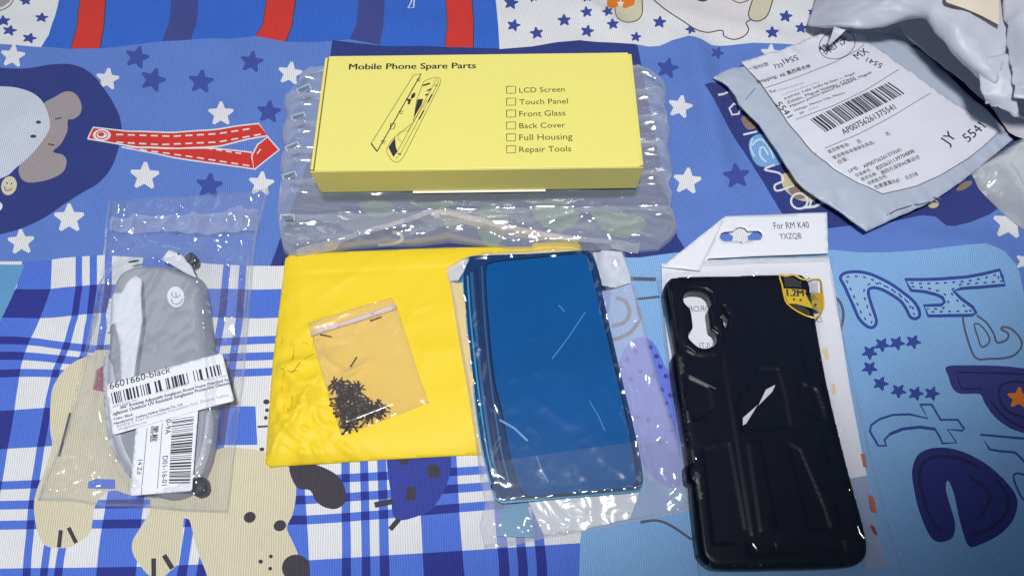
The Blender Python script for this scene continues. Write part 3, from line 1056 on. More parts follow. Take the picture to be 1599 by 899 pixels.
AIR_CR = crease_set(g2([(450, 300), (1050, 292), (1050, 380), (450, 388)], 0.5), 24, 3, (0.05, 0.22), (2.0, 6.0), (0.06, 0.16), (0.10, 0.2)) + crease_set(air_g, 34, 5, (0.1, 0.5), (0.8, 2.5), (0.05, 0.10), (0.08, 0.15))
for (xa, ya), (xb, yb) in SEAM[:-1]:
    for dy_, L in ((13, 34), (26, 24), (36, 40)):
        for a, b in (((xa + 14, ya + dy_), (xa + 14 + L, ya + dy_ - 5)), ((xb - 12 - L, yb + dy_), (xb - 8, yb + dy_ + 4))):
            (x0, y0), (x1, y1) = g2([a, b], 1.0)
            AIR_CR.append((x0, y0, x1, y1, 0.13, 0.13))
box_c = [P(x, y, BOX_Z0 + BOX_H)[:2] for x, y in [(508, 88), (986, 82), (1005, 260), (484, 267)]]
AIRF = Surf(air_fn)
M_AIR = [film('clear_air_film', milk=0.17, rough=0.14, bump=0.14, scale=26, stretch=(0.4, 1.5, 1), milk_rgb=(222, 228, 240), spec=0.10, edge=0.15), film('air_film_back', milk=0.12, milk_rgb=(226, 230, 240), spec=0)]
air = empty('air_column_bag', (*centre(air_g), 0), 'clear inflated air cushion bag of rounded columns under the yellow carton', 'air cushion bag')
soft_sheet('cushion_film', air_g, 0.16, AIRF, bedv if False else Surf(bedv), M_AIR, air)
M_VALVE = mat('valve_white', (208, 220, 222), 0.4)
M_VALVE2 = mat('valve_green_grey', (96, 124, 122), 0.4)
for (x, y), a in [((475, 140), -0.38), ((466, 183), -0.25), ((457, 230), -0.35), ((452, 275), -0.28), ((449, 340), 0.0)]:
    c, s = math.cos(a), math.sin(a)
    R = lambda u, v: (x + u * c - v * s, y + u * s + v * c)
    ik = Ink(1.36, 0.03)
    ik.poly([R(-7, -2), R(7, -2), R(7, 1.6), R(-7, 1.6)], 1)
    vm = ik.build('valve', [M_VALVE, M_VALVE2], air)
    ik = Ink(1.36, 0.03)
    ik.line([R(-10, 3.5), R(-11, -4), R(10, -5), R(11, 4)], 0.045, 0)
    ik.build('valve_frame', M_VALVE, vm)

hem = smooth([(462, 392), (520, 378), (580, 360), (640, 343), (676, 331), (730, 340), (800, 357), (860, 369), (930, 376), (1000, 380)], 4, False)
layer('film_hem', g2(ribbon(hem, 7), AIRF), 0.2, AIRF, 0.01, film('hem_film', milk=0.30, rough=0.12, bump=0.3, scale=70, milk_rgb=(232, 230, 236), spec=0.09), air, lift=0.03)
# ------------------------------------------------------------------ yellow carton
print('BOX', [tuple(np.round(q, 2)) for q in box_c])
M_CARD = mat('yellow_card', (238, 227, 124), 0.42, mottle=0.02, bump=0.04, bscale=300)
M_CARDIN = mat('white_card', (240, 238, 228), 0.6)
M_DARK = mat('card_gap_shade', (120, 104, 30), 0.8)
ba = np.array(box_c)
carton = empty('carton', (*ba.mean(0), BOX_Z0), 'flat yellow carton printed with a list of phone spare parts', 'box')
zt, zb = BOX_Z0 + BOX_H, BOX_Z0


def lerp2(u, v):
    """u across, v from the far edge to the near edge"""
    return tuple((ba[0] * (1 - u) + ba[1] * u) * (1 - v) + (ba[3] * (1 - u) + ba[2] * u) * v)


def slab(name, u0, u1, v0, v1, z0, z1, m, bev=0.03):
    v, f = box_mesh(lerp2(u0, v1), lerp2(u1, v1), lerp2(u1, v0), lerp2(u0, v0), z0, z1)
    return bevel(mesh(name, v, f, m, carton, sm=False), bev)


slab('tray', 0.006, 0.994, 0.004, 0.985, zb, zt - 0.09, M_CARD)
slab('lid', 0.0125, 0.9885, 0.0, 1.0, zt - 0.06, zt, M_CARD)
slab('side_flap', 0.0, 0.0085, 0.012, 0.985, zb + 0.02, zt - 0.02, M_CARD)
slab('side_flap', 0.9925, 1.0, 0.012, 0.985, zb + 0.02, zt - 0.02, M_CARD)
# front flap, its lower corners cut back a little
pts = [lerp2(0.0, 1.0), lerp2(1.0, 1.0), lerp2(0.996, 1.0), lerp2(0.008, 1.0)]
dy = np.array([0, -0.03])
v = []
for off in (0.0, -0.05):
    for (x, y), z in zip(pts, (zt - 0.065, zt - 0.065, zb + 0.03, zb + 0.03)):
        v.append((x, y + off + 0.02, z))
bevel(mesh('front_flap', v, [(3, 2, 1, 0), (4, 5, 6, 7), (0, 1, 5, 4), (1, 2, 6, 5), (2, 3, 7, 6), (3, 0, 4, 7)], M_CARD, carton, sm=False), 0.012)
v, f = box_mesh(lerp2(0.295, 1.02), lerp2(0.71, 1.02), lerp2(0.71, 0.93), lerp2(0.295, 0.93), zb - 0.005, zb + 0.022)
mesh('tuck_flap', v, f, M_CARDIN, carton, sm=False, label='white inner flap under the front edge')
slab('gap_shade', 0.0085, 0.0125, 0.01, 0.985, zt - 0.5, zt - 0.085, M_DARK, 0.0)  # dark strip painted as the shade inside the lid's side gap
M_BROWNINK = mat('dark_brown_ink', (62, 58, 30), 0.6)
ik = Ink(zt, 0.008)
ik.text('Mobile Phone Spare Parts', (545, 109), (743, 107), bold=0.024, tall=0.86)
ik.build('lettering', INK, carton)
ik = Ink(zt, 0.008)
for i, (s, x1) in enumerate([('LCD Screen', 882), ('Touch Panel', 887), ('Front Glass', 883), ('Back Cover', 883), ('Full Housing', 894), ('Repair Tools', 892)]):
    ik.text(s, (811, 145 + i * 18.6), (x1, 143.4 + i * 18.6), tall=0.95)
    y0 = 135 + i * 18.55
    cb_ = Ink(zt, 0.008)
    cb_.line([(791, y0 + .3), (805, y0), (805.3, y0 + 11), (791.2, y0 + 11.3)], 0.045, 0, True)
    cb_.build('checkbox', M_BROWNINK, carton)
ik.build('lettering', M_BROWNINK, carton)
ik = Ink(zt, 0.008)
z2 = lambda *p: [(400 + x / 2.998, y / 2.998) for x, y in p]
ik.line(z2((737, 353), (773, 346), (566, 710), (538, 672)), 0.03, 0, True)
ik.line(z2((773, 346), (566, 710)), 0.055)
ik.line(z2((538, 672), (566, 710)), 0.07)
OUT = z2((783, 385), (800, 374), (840, 362), (860, 368), (864, 380), (858, 402), (690, 735), (672, 755), (652, 760), (634, 750), (612, 715), (612, 692), (640, 650), (735, 575), (752, 468), (783, 385))
ik.line(OUT, 0.028)
ik.line(z2((850, 366), (852, 385), (846, 402), (676, 718), (655, 745)), 0.025)
ik.line(z2((838, 366), (838, 385), (660, 712)), 0.025)
ik.line(z2((800, 470), (712, 612), (668, 620), (664, 650), (680, 664)), 0.02)
ik.line(z2((835, 400), (850, 402)), 0.05); ik.line(z2((662, 718), (680, 724)), 0.06)
ik.line(z2((824, 442), (804, 480)), 0.08); ik.line(z2((785, 518), (762, 560)), 0.08)
for q in ([(755, 467), (782, 463), (775, 490), (738, 553)], [(650, 645), (654, 690), (662, 710), (642, 736), (619, 690)], [(780, 398), (812, 388), (815, 395), (779, 406)], [(800, 424), (820, 412), (816, 424), (798, 430)],
          [(791, 444), (806, 438), (803, 447), (790, 450)], [(736, 436), (747, 436), (742, 455), (724, 466), (726, 448)], [(700, 462), (726, 466), (720, 488), (708, 490), (712, 478)]):
    ik.poly(z2(*q))
for q in ([(752, 373), (770, 371)], [(755, 380), (768, 380)], [(668, 522), (688, 522)], [(672, 530), (685, 533)], [(585, 660), (607, 662)], [(588, 669), (602, 671)]):
    ik.line(z2(*q), 0.05)
ik.line(z2((630, 580), (652, 580), (644, 605), (628, 605)), 0.05, 0, True)
ik.build('line_drawing', INK, carton)

# ------------------------------------------------------------------ yellow padded envelope
ENV = [(445, 402), (452, 396), (470, 394), (600, 389), (700, 385), (831, 384), (832, 378), (868, 375.5), (905, 374), (909, 392), (930, 560), (945, 694), (850, 701), (750, 708), (600, 716), (430, 727), (419, 728), (413, 722), (418, 650), (425, 560), (436, 470)]
env_g = g2(ENV, 0.25)
flapA, flapB = g2([(436, 428), (760, 411)], 0.4)


def env_fn(x, y):
    d = np.where(winding(x, y, env_g), dist_poly(x, y, env_g), 0.0)
    h = 0.10 + 0.34 * (1 - np.exp(-d / 0.8))
    yl = flapA[1] + (flapB[1] - flapA[1]) * (x - flapA[0]) / (flapB[0] - flapA[0])
    h += 0.05 * (1 / (1 + np.exp(-(y - yl) / 0.04))) - 0.03 * np.exp(-((y - yl + 0.12) / 0.16) ** 2)
    cx, cy = P(470, 625)[:2]
    m = np.exp(-(((x - cx) / 2.6) ** 2 + ((y - cy) / 3.6) ** 2))
    h += m * (0.45 * ridged(x, y, 0.36, 4.4, rot=0.6, sx=0.6, sy=1.5) + 0.20 * ridged(x, y, 0.8, 8.8, sx=0.6, sy=1.4, rot=-0.4)) * np.clip(d / 0.5, 0, 1)
    h += 0.035 * nz(x, y, 0.35, 5.5) * np.clip(d / 0.6, 0, 1) + 0.07 * ridged(x, y, 0.24, 15.5, sx=0.5, sy=1.4) * np.clip(d / 0.6, 0, 1)
    h += crease_z(x, y, ENV_CR) * np.clip(d / 0.4, 0, 1)
    return h


ENV_CR = crease_set(g2([(425, 560), (500, 560), (540, 700), (425, 715)], 0.4), 26, 8, (-0.9, 0.9), (0.6, 2.8), (0.10, 0.22), (0.10, 0.22)) + crease_set(env_g, 20, 9, (0.3, 0.9), (1.5, 4), (0.05, 0.10), (0.15, 0.4))
ENVF = Surf(env_fn)
M_ENV = mat('yellow_mailer_paper', (243, 211, 46), 0.5, mottle=0.03, mscale=60, bump=0.12, bscale=220, spec=0.25)
env = empty('padded_envelope', (*centre(env_g), 0), 'bright yellow padded envelope with creased lower corner lying under the small screw bag', 'envelope')
soft_sheet('envelope_body', env_g, 0.15, ENVF, Surf(bedv), M_ENV, env, gap=0.02)
M_SCUFF = mat('scuff', (176, 150, 44), 0.8)
ik = Ink(ENVF, 0.012)
rr = random.Random(5)
for i in range(14):
    if i == 7:
        ik.build('scuff', M_SCUFF, env)
        ik = Ink(ENVF, 0.012)
    x, y = rr.uniform(428, 500), rr.uniform(535, 640)
    a = rr.choice([-0.9, -1.0, 0.5, -1.3]) + rr.uniform(-.25, .25)
    L = rr.uniform(5, 20)
    ik.line([(x, y), (x + L * math.cos(a) * .5 + rr.uniform(-2, 2), y - L * math.sin(a) * .5), (x + L * math.cos(a), y + L * math.sin(a))], rr.uniform(0.012, 0.03))
ik.build('scuff', M_SCUFF, env)
for q in ([(455, 398.5), (470, 397), (486, 397.5)], [(462, 400), (476, 399)], [(450, 590), (462, 575), (475, 560), (490, 552)], [(440, 575), (452, 580), (466, 578)]):
    ik = Ink(ENVF, 0.012)
    ik.line(q, 0.04)
    ik.build('scuff', M_SCUFF, env)

# ------------------------------------------------------------------ small zip bag with screws
ZB = [(481, 504), (545, 484), (612, 463.5), (620, 479), (640, 540), (655, 588), (670, 628), (605, 653), (533, 680), (514, 620), (498, 565), (487, 525)]
zb_g = g2(ZB, 0.5)
PILE = [(516, 598), (530, 594), (545, 598), (556, 594), (565, 606), (570, 620), (592, 628), (618, 634), (606, 645), (578, 657), (536, 677), (528, 650)]
pile_g = g2(PILE, 0.5)
M_ZIP = [film('warm_milky_zip_film', milk=0.05, tint=(0.99, 0.97, 0.985), rough=0.2, bump=0.10, scale=22, milk_rgb=(236, 216, 196), spec=0.05), film('zip_back', milk=0.20, tint=(0.99, 0.98, 0.985), milk_rgb=(236, 224, 184), spec=0)]
M_ZIP2 = film('milky_zip_strip', milk=0.45, rough=0.3, bump=0.05, milk_rgb=(232, 214, 212), spec=0.03)
ZBF = drape(zb_g, [(pile_g, 0.98, 1.4)], ENVF, edge=0.10, wr=0.02, ws=0.4, seed=2.0, creases=crease_set(zb_g, 5, 4, (0.3, 1.0), (0.4, 1.2), (0.05, 0.09), (0.15, 0.3)))
zbag = empty('zip_bag', (*centre(zb_g), 0.45), 'small warm-tinted clear zip bag holding black screws on the yellow envelope', 'zip bag')
soft_sheet('bag_film', zb_g, 0.14, ZBF, ENVF, M_ZIP, zbag, gap=0.02)
for off in (0, 2.2):
    layer('zip_seal', g2(ribbon([(485.5, 521 + off * 1.6), (550, 500 + off * 1.6), (619, 478 + off * 1.6)], 5 - off), ZBF), 0.2, ZBF, 0.03, M_ZIP2, zbag, lift=0.012 + off * 0.01)

M_SCREW = mat('black_steel', (62, 62, 74), 0.28, metal=0.75, mottle=0.2)


def screw_mesh():
    prof = [(-0.33, 0.0), (-0.33, 0.058), (-0.26, 0.058), (-0.25, 0.037), (0.24, 0.037), (0.30, 0.024), (0.32, 0.0)]
    n = 10
    v, f = [], []
    for a, r in prof:
        for k in range(n):
            t = 2 * math.pi * k / n
            v.append((a, r * math.cos(t), r * math.sin(t)))
    for i in range(len(prof) - 1):
        for k in range(n):
            f.append((i * n + k, i * n + (k + 1) % n, (i + 1) * n + (k + 1) % n, (i + 1) * n + k))
    return v, f


sv, sf = screw_mesh()
screw0 = mesh('screw', sv, sf, M_SCREW)
first = [True]


def put_screw(x, y, z, yaw, tilt, label, group=None):
    o = screw0
    if not first[0]:
        o = screw0.copy(); COL.objects.link(o)
    first[0] = False
    o.location = Vector((x, y, z)) * CM
    o.rotation_euler = (random.uniform(0, 6), tilt, yaw)
    o['label'], o['category'] = label, 'screw'
    if 'group' in o:
        del o['group']
    if group:
        o['group'] = group
    return o


for (a, b), lb in [(((500, 522), (519, 526)), 'black screw lying alone under the left end of the zip seal'), (((578, 501), (597, 494)), 'black screw lying alone by the right end of the zip seal'),
                   (((548, 573), (558, 557)), 'black screw lying alone in the middle of the small bag')]:
    A, B = np.array(P(*a, 0.5)), np.array(P(*b, 0.5))
    m = (A + B) / 2
    put_screw(m[0], m[1], ENVF(m[0], m[1]) + 0.07, math.atan2(B[1] - A[1], B[0] - A[0]), 0, lb, 'screws in the small zip bag')
rr = random.Random(11)
xs, ys = [q[0] for q in pile_g], [q[1] for q in pile_g]
n = 0
while n < 210:
    x, y = rr.uniform(min(xs), max(xs)), rr.uniform(min(ys), max(ys))
    if not winding(np.array([x]), np.array([y]), pile_g)[0]:
        continue
    d = dist_poly(np.array([x]), np.array([y]), pile_g)[0]
    if d < 0.25 and rr.random() < 0.6:
        continue
    z = ENVF(x, y) + 0.07 + rr.random() * min(0.36, d * 0.75)
    put_screw(x, y, z, rr.choice([0.2, -0.35, 1.2, 2.2, -1.1]) + rr.gauss(0, 0.45), rr.gauss(0, 0.10), 'black screw heaped in the lower corner of the small bag', 'screws in the small zip bag')
    n += 1

# ------------------------------------------------------------------ phone screen in its own clear bag
SZ0, SZ1 = 0.50, 0.92
FRM = [(724, 412), (731, 403), (745, 399), (830, 396), (908, 391), (921, 394), (929, 408), (945, 478), (968, 578), (995, 690), (1004, 742), (1002, 756), (990, 763), (900, 770), (800, 779), (782, 778), (771, 765), (752, 690), (739, 590), (729, 500), (723, 430)]
frm_g = g2(smooth(FRM, 3), SZ1)
DIS = [(759, 425), (768, 412), (790, 408), (829, 404.5), (905, 397), (917, 402), (922, 418), (938, 485), (960, 578), (986, 693), (993, 745), (988, 758), (975, 762), (846, 773), (822, 771), (808, 752), (795, 700), (784, 640), (773, 594), (764, 510)]
dis_g = g2(smooth(DIS, 3), SZ1)
M_BLUE = mat('blue_protective_film', (4, 82, 148), 0.24, mottle=0.22, mscale=22, bump=0.03, bscale=80, spec=0.25)
M_CYAN = mat('cyan_film_edge', (40, 150, 200), 0.3)
M_BLACK = mat('dark_blue_side', (20, 56, 104), 0.28, spec=0.25)
M_BEZEL = mat('bezel_black', (12, 24, 48), 0.3, spec=0.25)
scr = empty('phone_screen', (*centre(frm_g), SZ0), 'phone screen under a blue protective film in a wrinkled clear bag', 'phone screen')
ctr = np.array(centre(frm_g))
grow = [tuple(ctr + (np.array(q) - ctr) * (1 + 0.09 / np.linalg.norm(np.array(q) - ctr))) for q in frm_g]
v, f = sheet(frm_g, 0.5)
bevel(solid('screen_body', v, f, SZ1, SZ0, M_BLACK, scr, sm=False), 0.05, 2)
layer('backing_film', grow, 0.5, SZ0, 0.02, M_CYAN, scr, lift=-0.03)
# black edge round the display, then the film covered display itself
bez = [tuple(ctr + (np.array(q) - ctr) * (1 + 0.09 / np.linalg.norm(np.array(q) - ctr))) for q in dis_g]
layer('bezel', bez, 0.5, SZ1, 0.015, M_BEZEL, scr, lift=0.002)
layer('display_film', dis_g, 0.35, SZ1, 0.015, M_BLUE, scr, lift=0.022)
M_SCR = mat('film_scratch', (96, 150, 200), 0.4)
for q, wd in [([(862, 560), (885, 530), (914, 487)], 0.035), ([(872, 476), (877, 481), (881, 486)], 0.04), ([(920, 625), (935, 650), (944, 672)], 0.03), ([(838, 712), (846, 735), (856, 752)], 0.04), ([(780, 655), (803, 668), (824, 688)], 0.10)]:
    ik = Ink(SZ1 + 0.037, 0.004)
    ik.line(q, wd)
    ik.build('scratch', M_SCR, scr)
layer('pull_tab', g2([(716, 429), (733, 427), (734, 439), (717, 441)], SZ0), 0.3, SZ0, 0.02, mat('tab_blue', (40, 140, 210), 0.35), scr, lift=0.03)
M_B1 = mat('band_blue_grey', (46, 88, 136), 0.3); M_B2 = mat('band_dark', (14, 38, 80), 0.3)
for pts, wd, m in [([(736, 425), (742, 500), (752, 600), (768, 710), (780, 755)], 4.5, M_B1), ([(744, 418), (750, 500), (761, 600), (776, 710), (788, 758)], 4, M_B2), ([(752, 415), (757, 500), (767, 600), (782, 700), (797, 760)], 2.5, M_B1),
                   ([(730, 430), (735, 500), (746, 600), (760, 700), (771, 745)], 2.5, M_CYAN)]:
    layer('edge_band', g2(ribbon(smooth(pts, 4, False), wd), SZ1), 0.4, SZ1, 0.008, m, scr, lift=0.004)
layer('film_tail', g2([(788, 788), (822, 783), (832, 815), (836, 838), (776, 836), (780, 815)], 0.3), 0.3, 0.14, 0.02, mat('tail_blue', (70, 132, 172), 0.4), scr, label='blue film tail sticking out under the screen')

SBAG = [(697, 421), (708, 414), (728, 404), (760, 396), (850, 391), (940, 389), (973, 391), (985, 425), (1005, 500), (1027, 588), (1045, 640), (1060, 690), (1074, 735), (1080, 775), (1078, 795), (1030, 806), (969, 817), (909, 830), (853, 838), (800, 850), (757, 856), (748, 820), (757, 785), (749, 743), (742, 690), (732, 620), (716, 530), (705, 460)]
sb_g = g2(SBAG, 0.25)
UNDER = Surf(lambda x, y: np.where(winding(x, y, env_g), env_fn(x, y) + 0.01, bedv(x, y)))
SBF0 = drape(sb_g, [(grow, SZ1 + 0.10, 0.9)], UNDER, edge=0.12, rise=1.2, wr=0.17, ws=0.55, seed=6.0, stretch=(1.2, 0.7, 0.3), creases=crease_set(sb_g, 46, 12, (0.4, 0.8), (0.8, 3.0), (0.06, 0.15), (0.09, 0.18)))
mg = g2([(738, 430), (756, 470), (772, 580), (790, 690), (800, 760), (770, 750), (752, 660), (738, 540)], 1.0)
SBF = Surf(lambda x, y: SBF0.fn(x, y) + np.where(winding(x, y, mg), np.clip(dist_poly(x, y, mg) / 0.25, 0, 1), 0) * 0.16 * ridged(x, y, 0.75, 31.0, sx=1.4, sy=0.6, rot=0.15))
M_SB = [film('screen_bag_film', milk=0.0, edge=0.0, rough=0.14, bump=0.14, scale=30, milk_rgb=(226, 232, 244), spec=0.045), film('screen_bag_back', milk=0.32, milk_rgb=(226, 228, 238), spec=0)]
M_SB2 = film('doubled_film', milk=0.035, edge=0.0, rough=0.14, bump=0.12, scale=36, milk_rgb=(226, 232, 242), spec=0.05)
M_SB3 = film('white_strip_film', milk=0.85, rough=0.2, bump=0.2, scale=60, milk_rgb=(238, 240, 246))
sbag = empty('screen_bag', (*centre(sb_g), 0.3), 'long wrinkled clear plastic bag around the blue phone screen', 'plastic bag')
soft_sheet('bag_film', sb_g, 0.16, SBF, UNDER, M_SB, sbag, gap=0.015)
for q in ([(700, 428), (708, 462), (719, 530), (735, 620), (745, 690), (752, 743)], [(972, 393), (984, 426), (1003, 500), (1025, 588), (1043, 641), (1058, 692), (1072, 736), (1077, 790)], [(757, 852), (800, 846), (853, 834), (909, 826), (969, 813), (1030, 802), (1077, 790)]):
    layer('side_seam', g2(ribbon(smooth(q, 3, False), 4), SBF), 0.2, SBF, 0.01, film('screen_bag_seam', milk=0.10, rough=0.1, bump=0.3, scale=90, milk_rgb=(230, 234, 246), spec=0.08), sbag, lift=0.015)  # milkier strip added to highlight the bag's welded border
M_SB4 = film('hazy_strip_film', milk=0.55, rough=0.2, bump=0.15, scale=50, milk_rgb=(226, 230, 242))
layer('seal_strip', g2([(762, 722), (880, 705), (1001, 689), (1040, 683), (1046, 704), (1005, 711), (890, 728), (770, 746)], SBF), 0.18, SBF, 0.01, M_SB2, sbag, lift=0.02)
layer('folded_edge', g2([(770, 746), (890, 728), (1005, 711), (1062, 702), (1078, 770), (1076, 793), (1030, 803), (969, 815), (909, 828), (853, 836), (830, 840), (828, 800), (822, 783), (800, 785), (775, 800), (766, 775)], SBF), 0.18, SBF, 0.01, M_SB2, sbag, lift=0.035)
layer('paper_liner', g2([(824, 779), (900, 772), (1000, 762), (985, 808), (909, 826), (850, 835), (838, 810)], 0.2), 0.2, Surf(lambda x, y: UNDER.fn(x, y) + 0.05 + 0.09 * ridged(x, y, 0.8, 41.0)), 0.01, M_SB3, sbag)  # near-opaque film added to whiten the crinkled end of the bag
layer('header_strip', g2([(926, 396), (940, 391), (971, 393), (983, 428), (985, 442), (940, 446), (935, 425)], SBF), 0.2, SBF, 0.01, M_SB4, sbag, lift=0.02)
layer('header_strip', g2([(698, 422), (728, 406), (733, 404), (724, 425), (716, 438), (702, 440)], SBF), 0.2, SBF, 0.01, M_SB4, sbag, lift=0.02)

# ------------------------------------------------------------------ rugged phone case, card and retail bag
CARD = [(1033, 412), (1110, 406), (1294, 402), (1300, 430), (1326, 600), (1346, 706), (1354, 742), (1300, 752), (1180, 760), (1078, 762), (1075, 745), (1050, 600), (1034, 470)]
card_g = g2(CARD, 0.1)
card = empty('insert_card', (*centre(card_g), 0), 'white printed paper insert lying under the black phone case', 'card')
BEDF = Surf(bedv)
M_PAPER = mat('white_paper', (226, 226, 234), 0.6, mottle=0.03, mscale=40)
layer('card_sheet', card_g, 0.3, 0.08, 0.03, M_PAPER, card)
ik = Ink(0.11, 0.01)
for s_, a, b in [('DROP', (1076, 487), (1110, 486)), ('MULTI', (1093, 543), (1122, 541)), ('U', (1128, 500), (1136, 500)), ('DE', (1266, 490), (1281, 489)), ('DI', (1273, 504), (1284, 503))]:
    ik = Ink(0.11, 0.01)
    ik.text(s_, a, b, mirror=True, tall=1.1)
    ik.build('lettering', INK_GREY, card)
M_RUST, M_REDP, M_PGOLD = mat('rust_print', (186, 96, 60), 0.6), mat('red_print', (150, 50, 50), 0.6), mat('pale_gold_print', (226, 200, 150), 0.6)
for q, m in [([(1344, 708), (1350, 708), (1354, 730), (1348, 728)], M_RUST), ([(1357, 772), (1364, 775), (1369, 800), (1361, 797)], M_RUST), ([(1360, 818), (1366, 822), (1371, 836), (1364, 830)], M_REDP),
             ([(1284, 545), (1291, 542), (1296, 560), (1289, 562)], M_PGOLD), ([(1297, 600), (1303, 598), (1306, 615), (1300, 616)], M_PGOLD)]:
    ik = Ink(0.11, 0.01)
    ik.poly(q)
    ik.build('printed_spot', m, card)

CZ0, CZ1 = 0.16, 1.20
CASE = [(1037, 462), (1037, 448), (1044, 438), (1060, 433), (1150, 431), (1235, 429), (1252, 431), (1261, 440), (1265, 455), (1277, 525), (1291, 600), (1310, 680), (1328, 750), (1346, 815), (1353, 850), (1351, 868), (1340, 880), (1315, 886),
        (1220, 889), (1130, 890), (1108, 885), (1094, 872), (1089, 855), (1085, 820), (1080, 775), (1079, 757), (1072, 752), (1070, 728), (1074, 722), (1067, 680), (1061, 642), (1055, 612), (1051, 585), (1049, 560), (1053, 550), (1052, 540), (1047, 515), (1041, 485)]
case_g = g2(smooth(CASE, 2), 0.9)
h5 = lambda *p: [(1050 + x / 6.396, 420 + y / 6.396) for x, y in p]
HOLE = smooth(h5((110, 280), (135, 225), (190, 198), (250, 195), (320, 205), (375, 250), (400, 330), (392, 362), (368, 388), (380, 480), (395, 578), (430, 605), (455, 655), (448, 720), (415, 765), (335, 792), (260, 778), (205, 735), (165, 690), (160, 640),
                  (180, 605), (203, 588), (195, 500), (180, 410), (140, 360), (115, 330)), 2)
hole_g = g2(HOLE, CZ1)
FLASH = h5((515, 365), (532, 400), (545, 440), (575, 465), (560, 520), (540, 600), (520, 560), (505, 500), (480, 480), (498, 430))
flash_g = g2(FLASH, CZ1)
REL = [(g2(smooth(q, 3) if sm_ else q, CZ1), dz, sf_) for q, dz, sf_, sm_ in [
    ([(1150, 446), (1232, 444), (1256, 560), (1290, 700), (1316, 832), (1172, 838), (1142, 650), (1128, 560)], 0.05, 0.10, False),
    ([(1182, 575), (1215, 573), (1228, 620), (1236, 668), (1158, 674), (1148, 630)], -0.07, 0.06, False),
    ([(1072, 586), (1108, 602), (1114, 640), (1086, 660), (1066, 625)], -0.09, 0.08, False),
    ([(1248, 596), (1276, 606), (1288, 640), (1292, 660), (1260, 645), (1246, 620)], -0.09, 0.08, False),
    ([(1166, 690), (1188, 688), (1214, 830), (1186, 832)], 0.05, 0.08, False),
    ([(1228, 690), (1250, 700), (1288, 790), (1300, 828), (1262, 830)], -0.06, 0.10, False),
    ([(1165, 846), (1318, 840), (1322, 862), (1170, 868)], -0.05, 0.05, False),
    ([(1063, 448), (1104, 446), (1124, 462), (1130, 520), (1132, 546), (1108, 556), (1072, 548), (1062, 500)], 0.07, 0.06, True),
    ([(1096, 700), (1140, 690), (1165, 828), (1150, 850), (1112, 850)], -0.05, 0.08, False)]]


def case_fn(x, y):
    d = np.where(winding(x, y, case_g), dist_poly(x, y, case_g), 0.0)
    r = 0.34
    t = np.clip(1 - d / r, 0, 1)
    z = CZ1 - r * (1 - np.sqrt(np.clip(1 - t * t, 0, 1)))
    for pg, dz, sf_ in REL:
        ins = winding(x, y, pg)
        z = z + np.where(ins, 0.6 * dz * sstep(dist_poly(x, y, pg) / sf_), 0)
    for pg in (hole_g, flash_g):
        z = z - 0.06 * np.clip(1 - dist_poly(x, y, pg) / 0.1, 0, 1)
    return z


M_CASE = mat('black_case_plastic', (5, 9, 26), 0.30, mottle=0.15, bump=0.04, bscale=500, spec=0.13)
M_CASE2 = mat('soft_black_rubber', (22, 22, 28), 0.45, bump=0.08, bscale=500)
M_SILVER = mat('silver_inlay', (206, 206, 212), 0.35, mottle=0.03)
case = empty('phone_case', (*centre(case_g), CZ0), 'black rugged phone case with long camera opening in a clear retail bag', 'phone case')
v, f = sheet(case_g, 0.105, (hole_g, flash_g))
solid('shell', v, f, case_fn(v[:, 0], v[:, 1]), CZ0, M_CASE, case)
CASEF = Surf(case_fn)
ik = Ink(CASEF, 0.014)
ik.poly([(1210.5, 600.5), (1206, 611), (1184, 633), (1196, 608)])
ik.poly([(1183, 632), (1165, 661), (1160, 664), (1160, 652)])
ik.build('inlay', M_SILVER, case)
M_EDGE_LINE = mat('grey_edge_line', (86, 90, 102), 0.4)  # short grey strokes on the rims and panel edges
for q in ([(1102, 448), (1113, 456)], [(1073, 540), (1086, 550)], [(1077, 586), (1100, 598), (1118, 607)], [(1112, 514), (1121, 521)]):
    ik = Ink(CASEF, 0.014)
    ik.line(q, 0.05)
    ik.build('grey_edge_line', M_EDGE_LINE, case)
ik = Ink(CASEF, 0.014)
ik.text('Anti-drop phone case', (1171, 859), (1318, 853), bold=0.03)
ik.build('lettering', mat('embossed_gloss', (5, 5, 8), 0.12), case)
# soft buttons and grips along the left edge
for q in ([(1058, 556), (1066, 556), (1070, 583), (1061, 585)], [(1075, 700), (1083, 700), (1086, 722), (1078, 723)], [(1083, 735), (1092, 734), (1099, 780), (1089, 782)], [(1070, 640), (1076, 640), (1079, 660), (1072, 662)]):
    layer('side_button', round_poly(g2(q, CZ1), 0.06, 3), 0.12, CASEF, 0.07, M_CASE2, case, lift=-0.02)

RB = [(1024, 424), (1030, 413), (1112, 402), (1292, 396), (1298, 398), (1301, 440), (1318, 520), (1345, 640), (1370, 740), (1392, 820), (1418, 905), (1300, 912), (1180, 914), (1096, 914), (1088, 870), (1072, 760), (1058, 690), (1044, 590), (1034, 490)]
rb_g = g2(RB, 0.15)
RBF = drape(rb_g, [(case_g, CZ1 + 0.10, 0.75)], Surf(lambda x, y: np.maximum(bedv(x, y), np.where(winding(x, y, card_g), 0.12, -9))), edge=0.06, rise=2.2, wr=0.12, ws=0.6, seed=9.0, stretch=(1.3, 0.6, 0.25), creases=crease_set(rb_g, 40, 14, (0.6, 0.9), (0.6, 2.2), (0.05, 0.12), (0.08, 0.15)))
M_RB = [film('retail_bag_film', milk=0.0, rough=0.05, bump=0.14, scale=30, stretch=(1.2, 0.5, 1), milk_rgb=(226, 232, 244), spec=0.022), BACK]
rbag = empty('retail_bag', (*centre(rb_g), 0.1), 'clear retail bag with folded white hanging header and gold shield mark', 'retail bag')
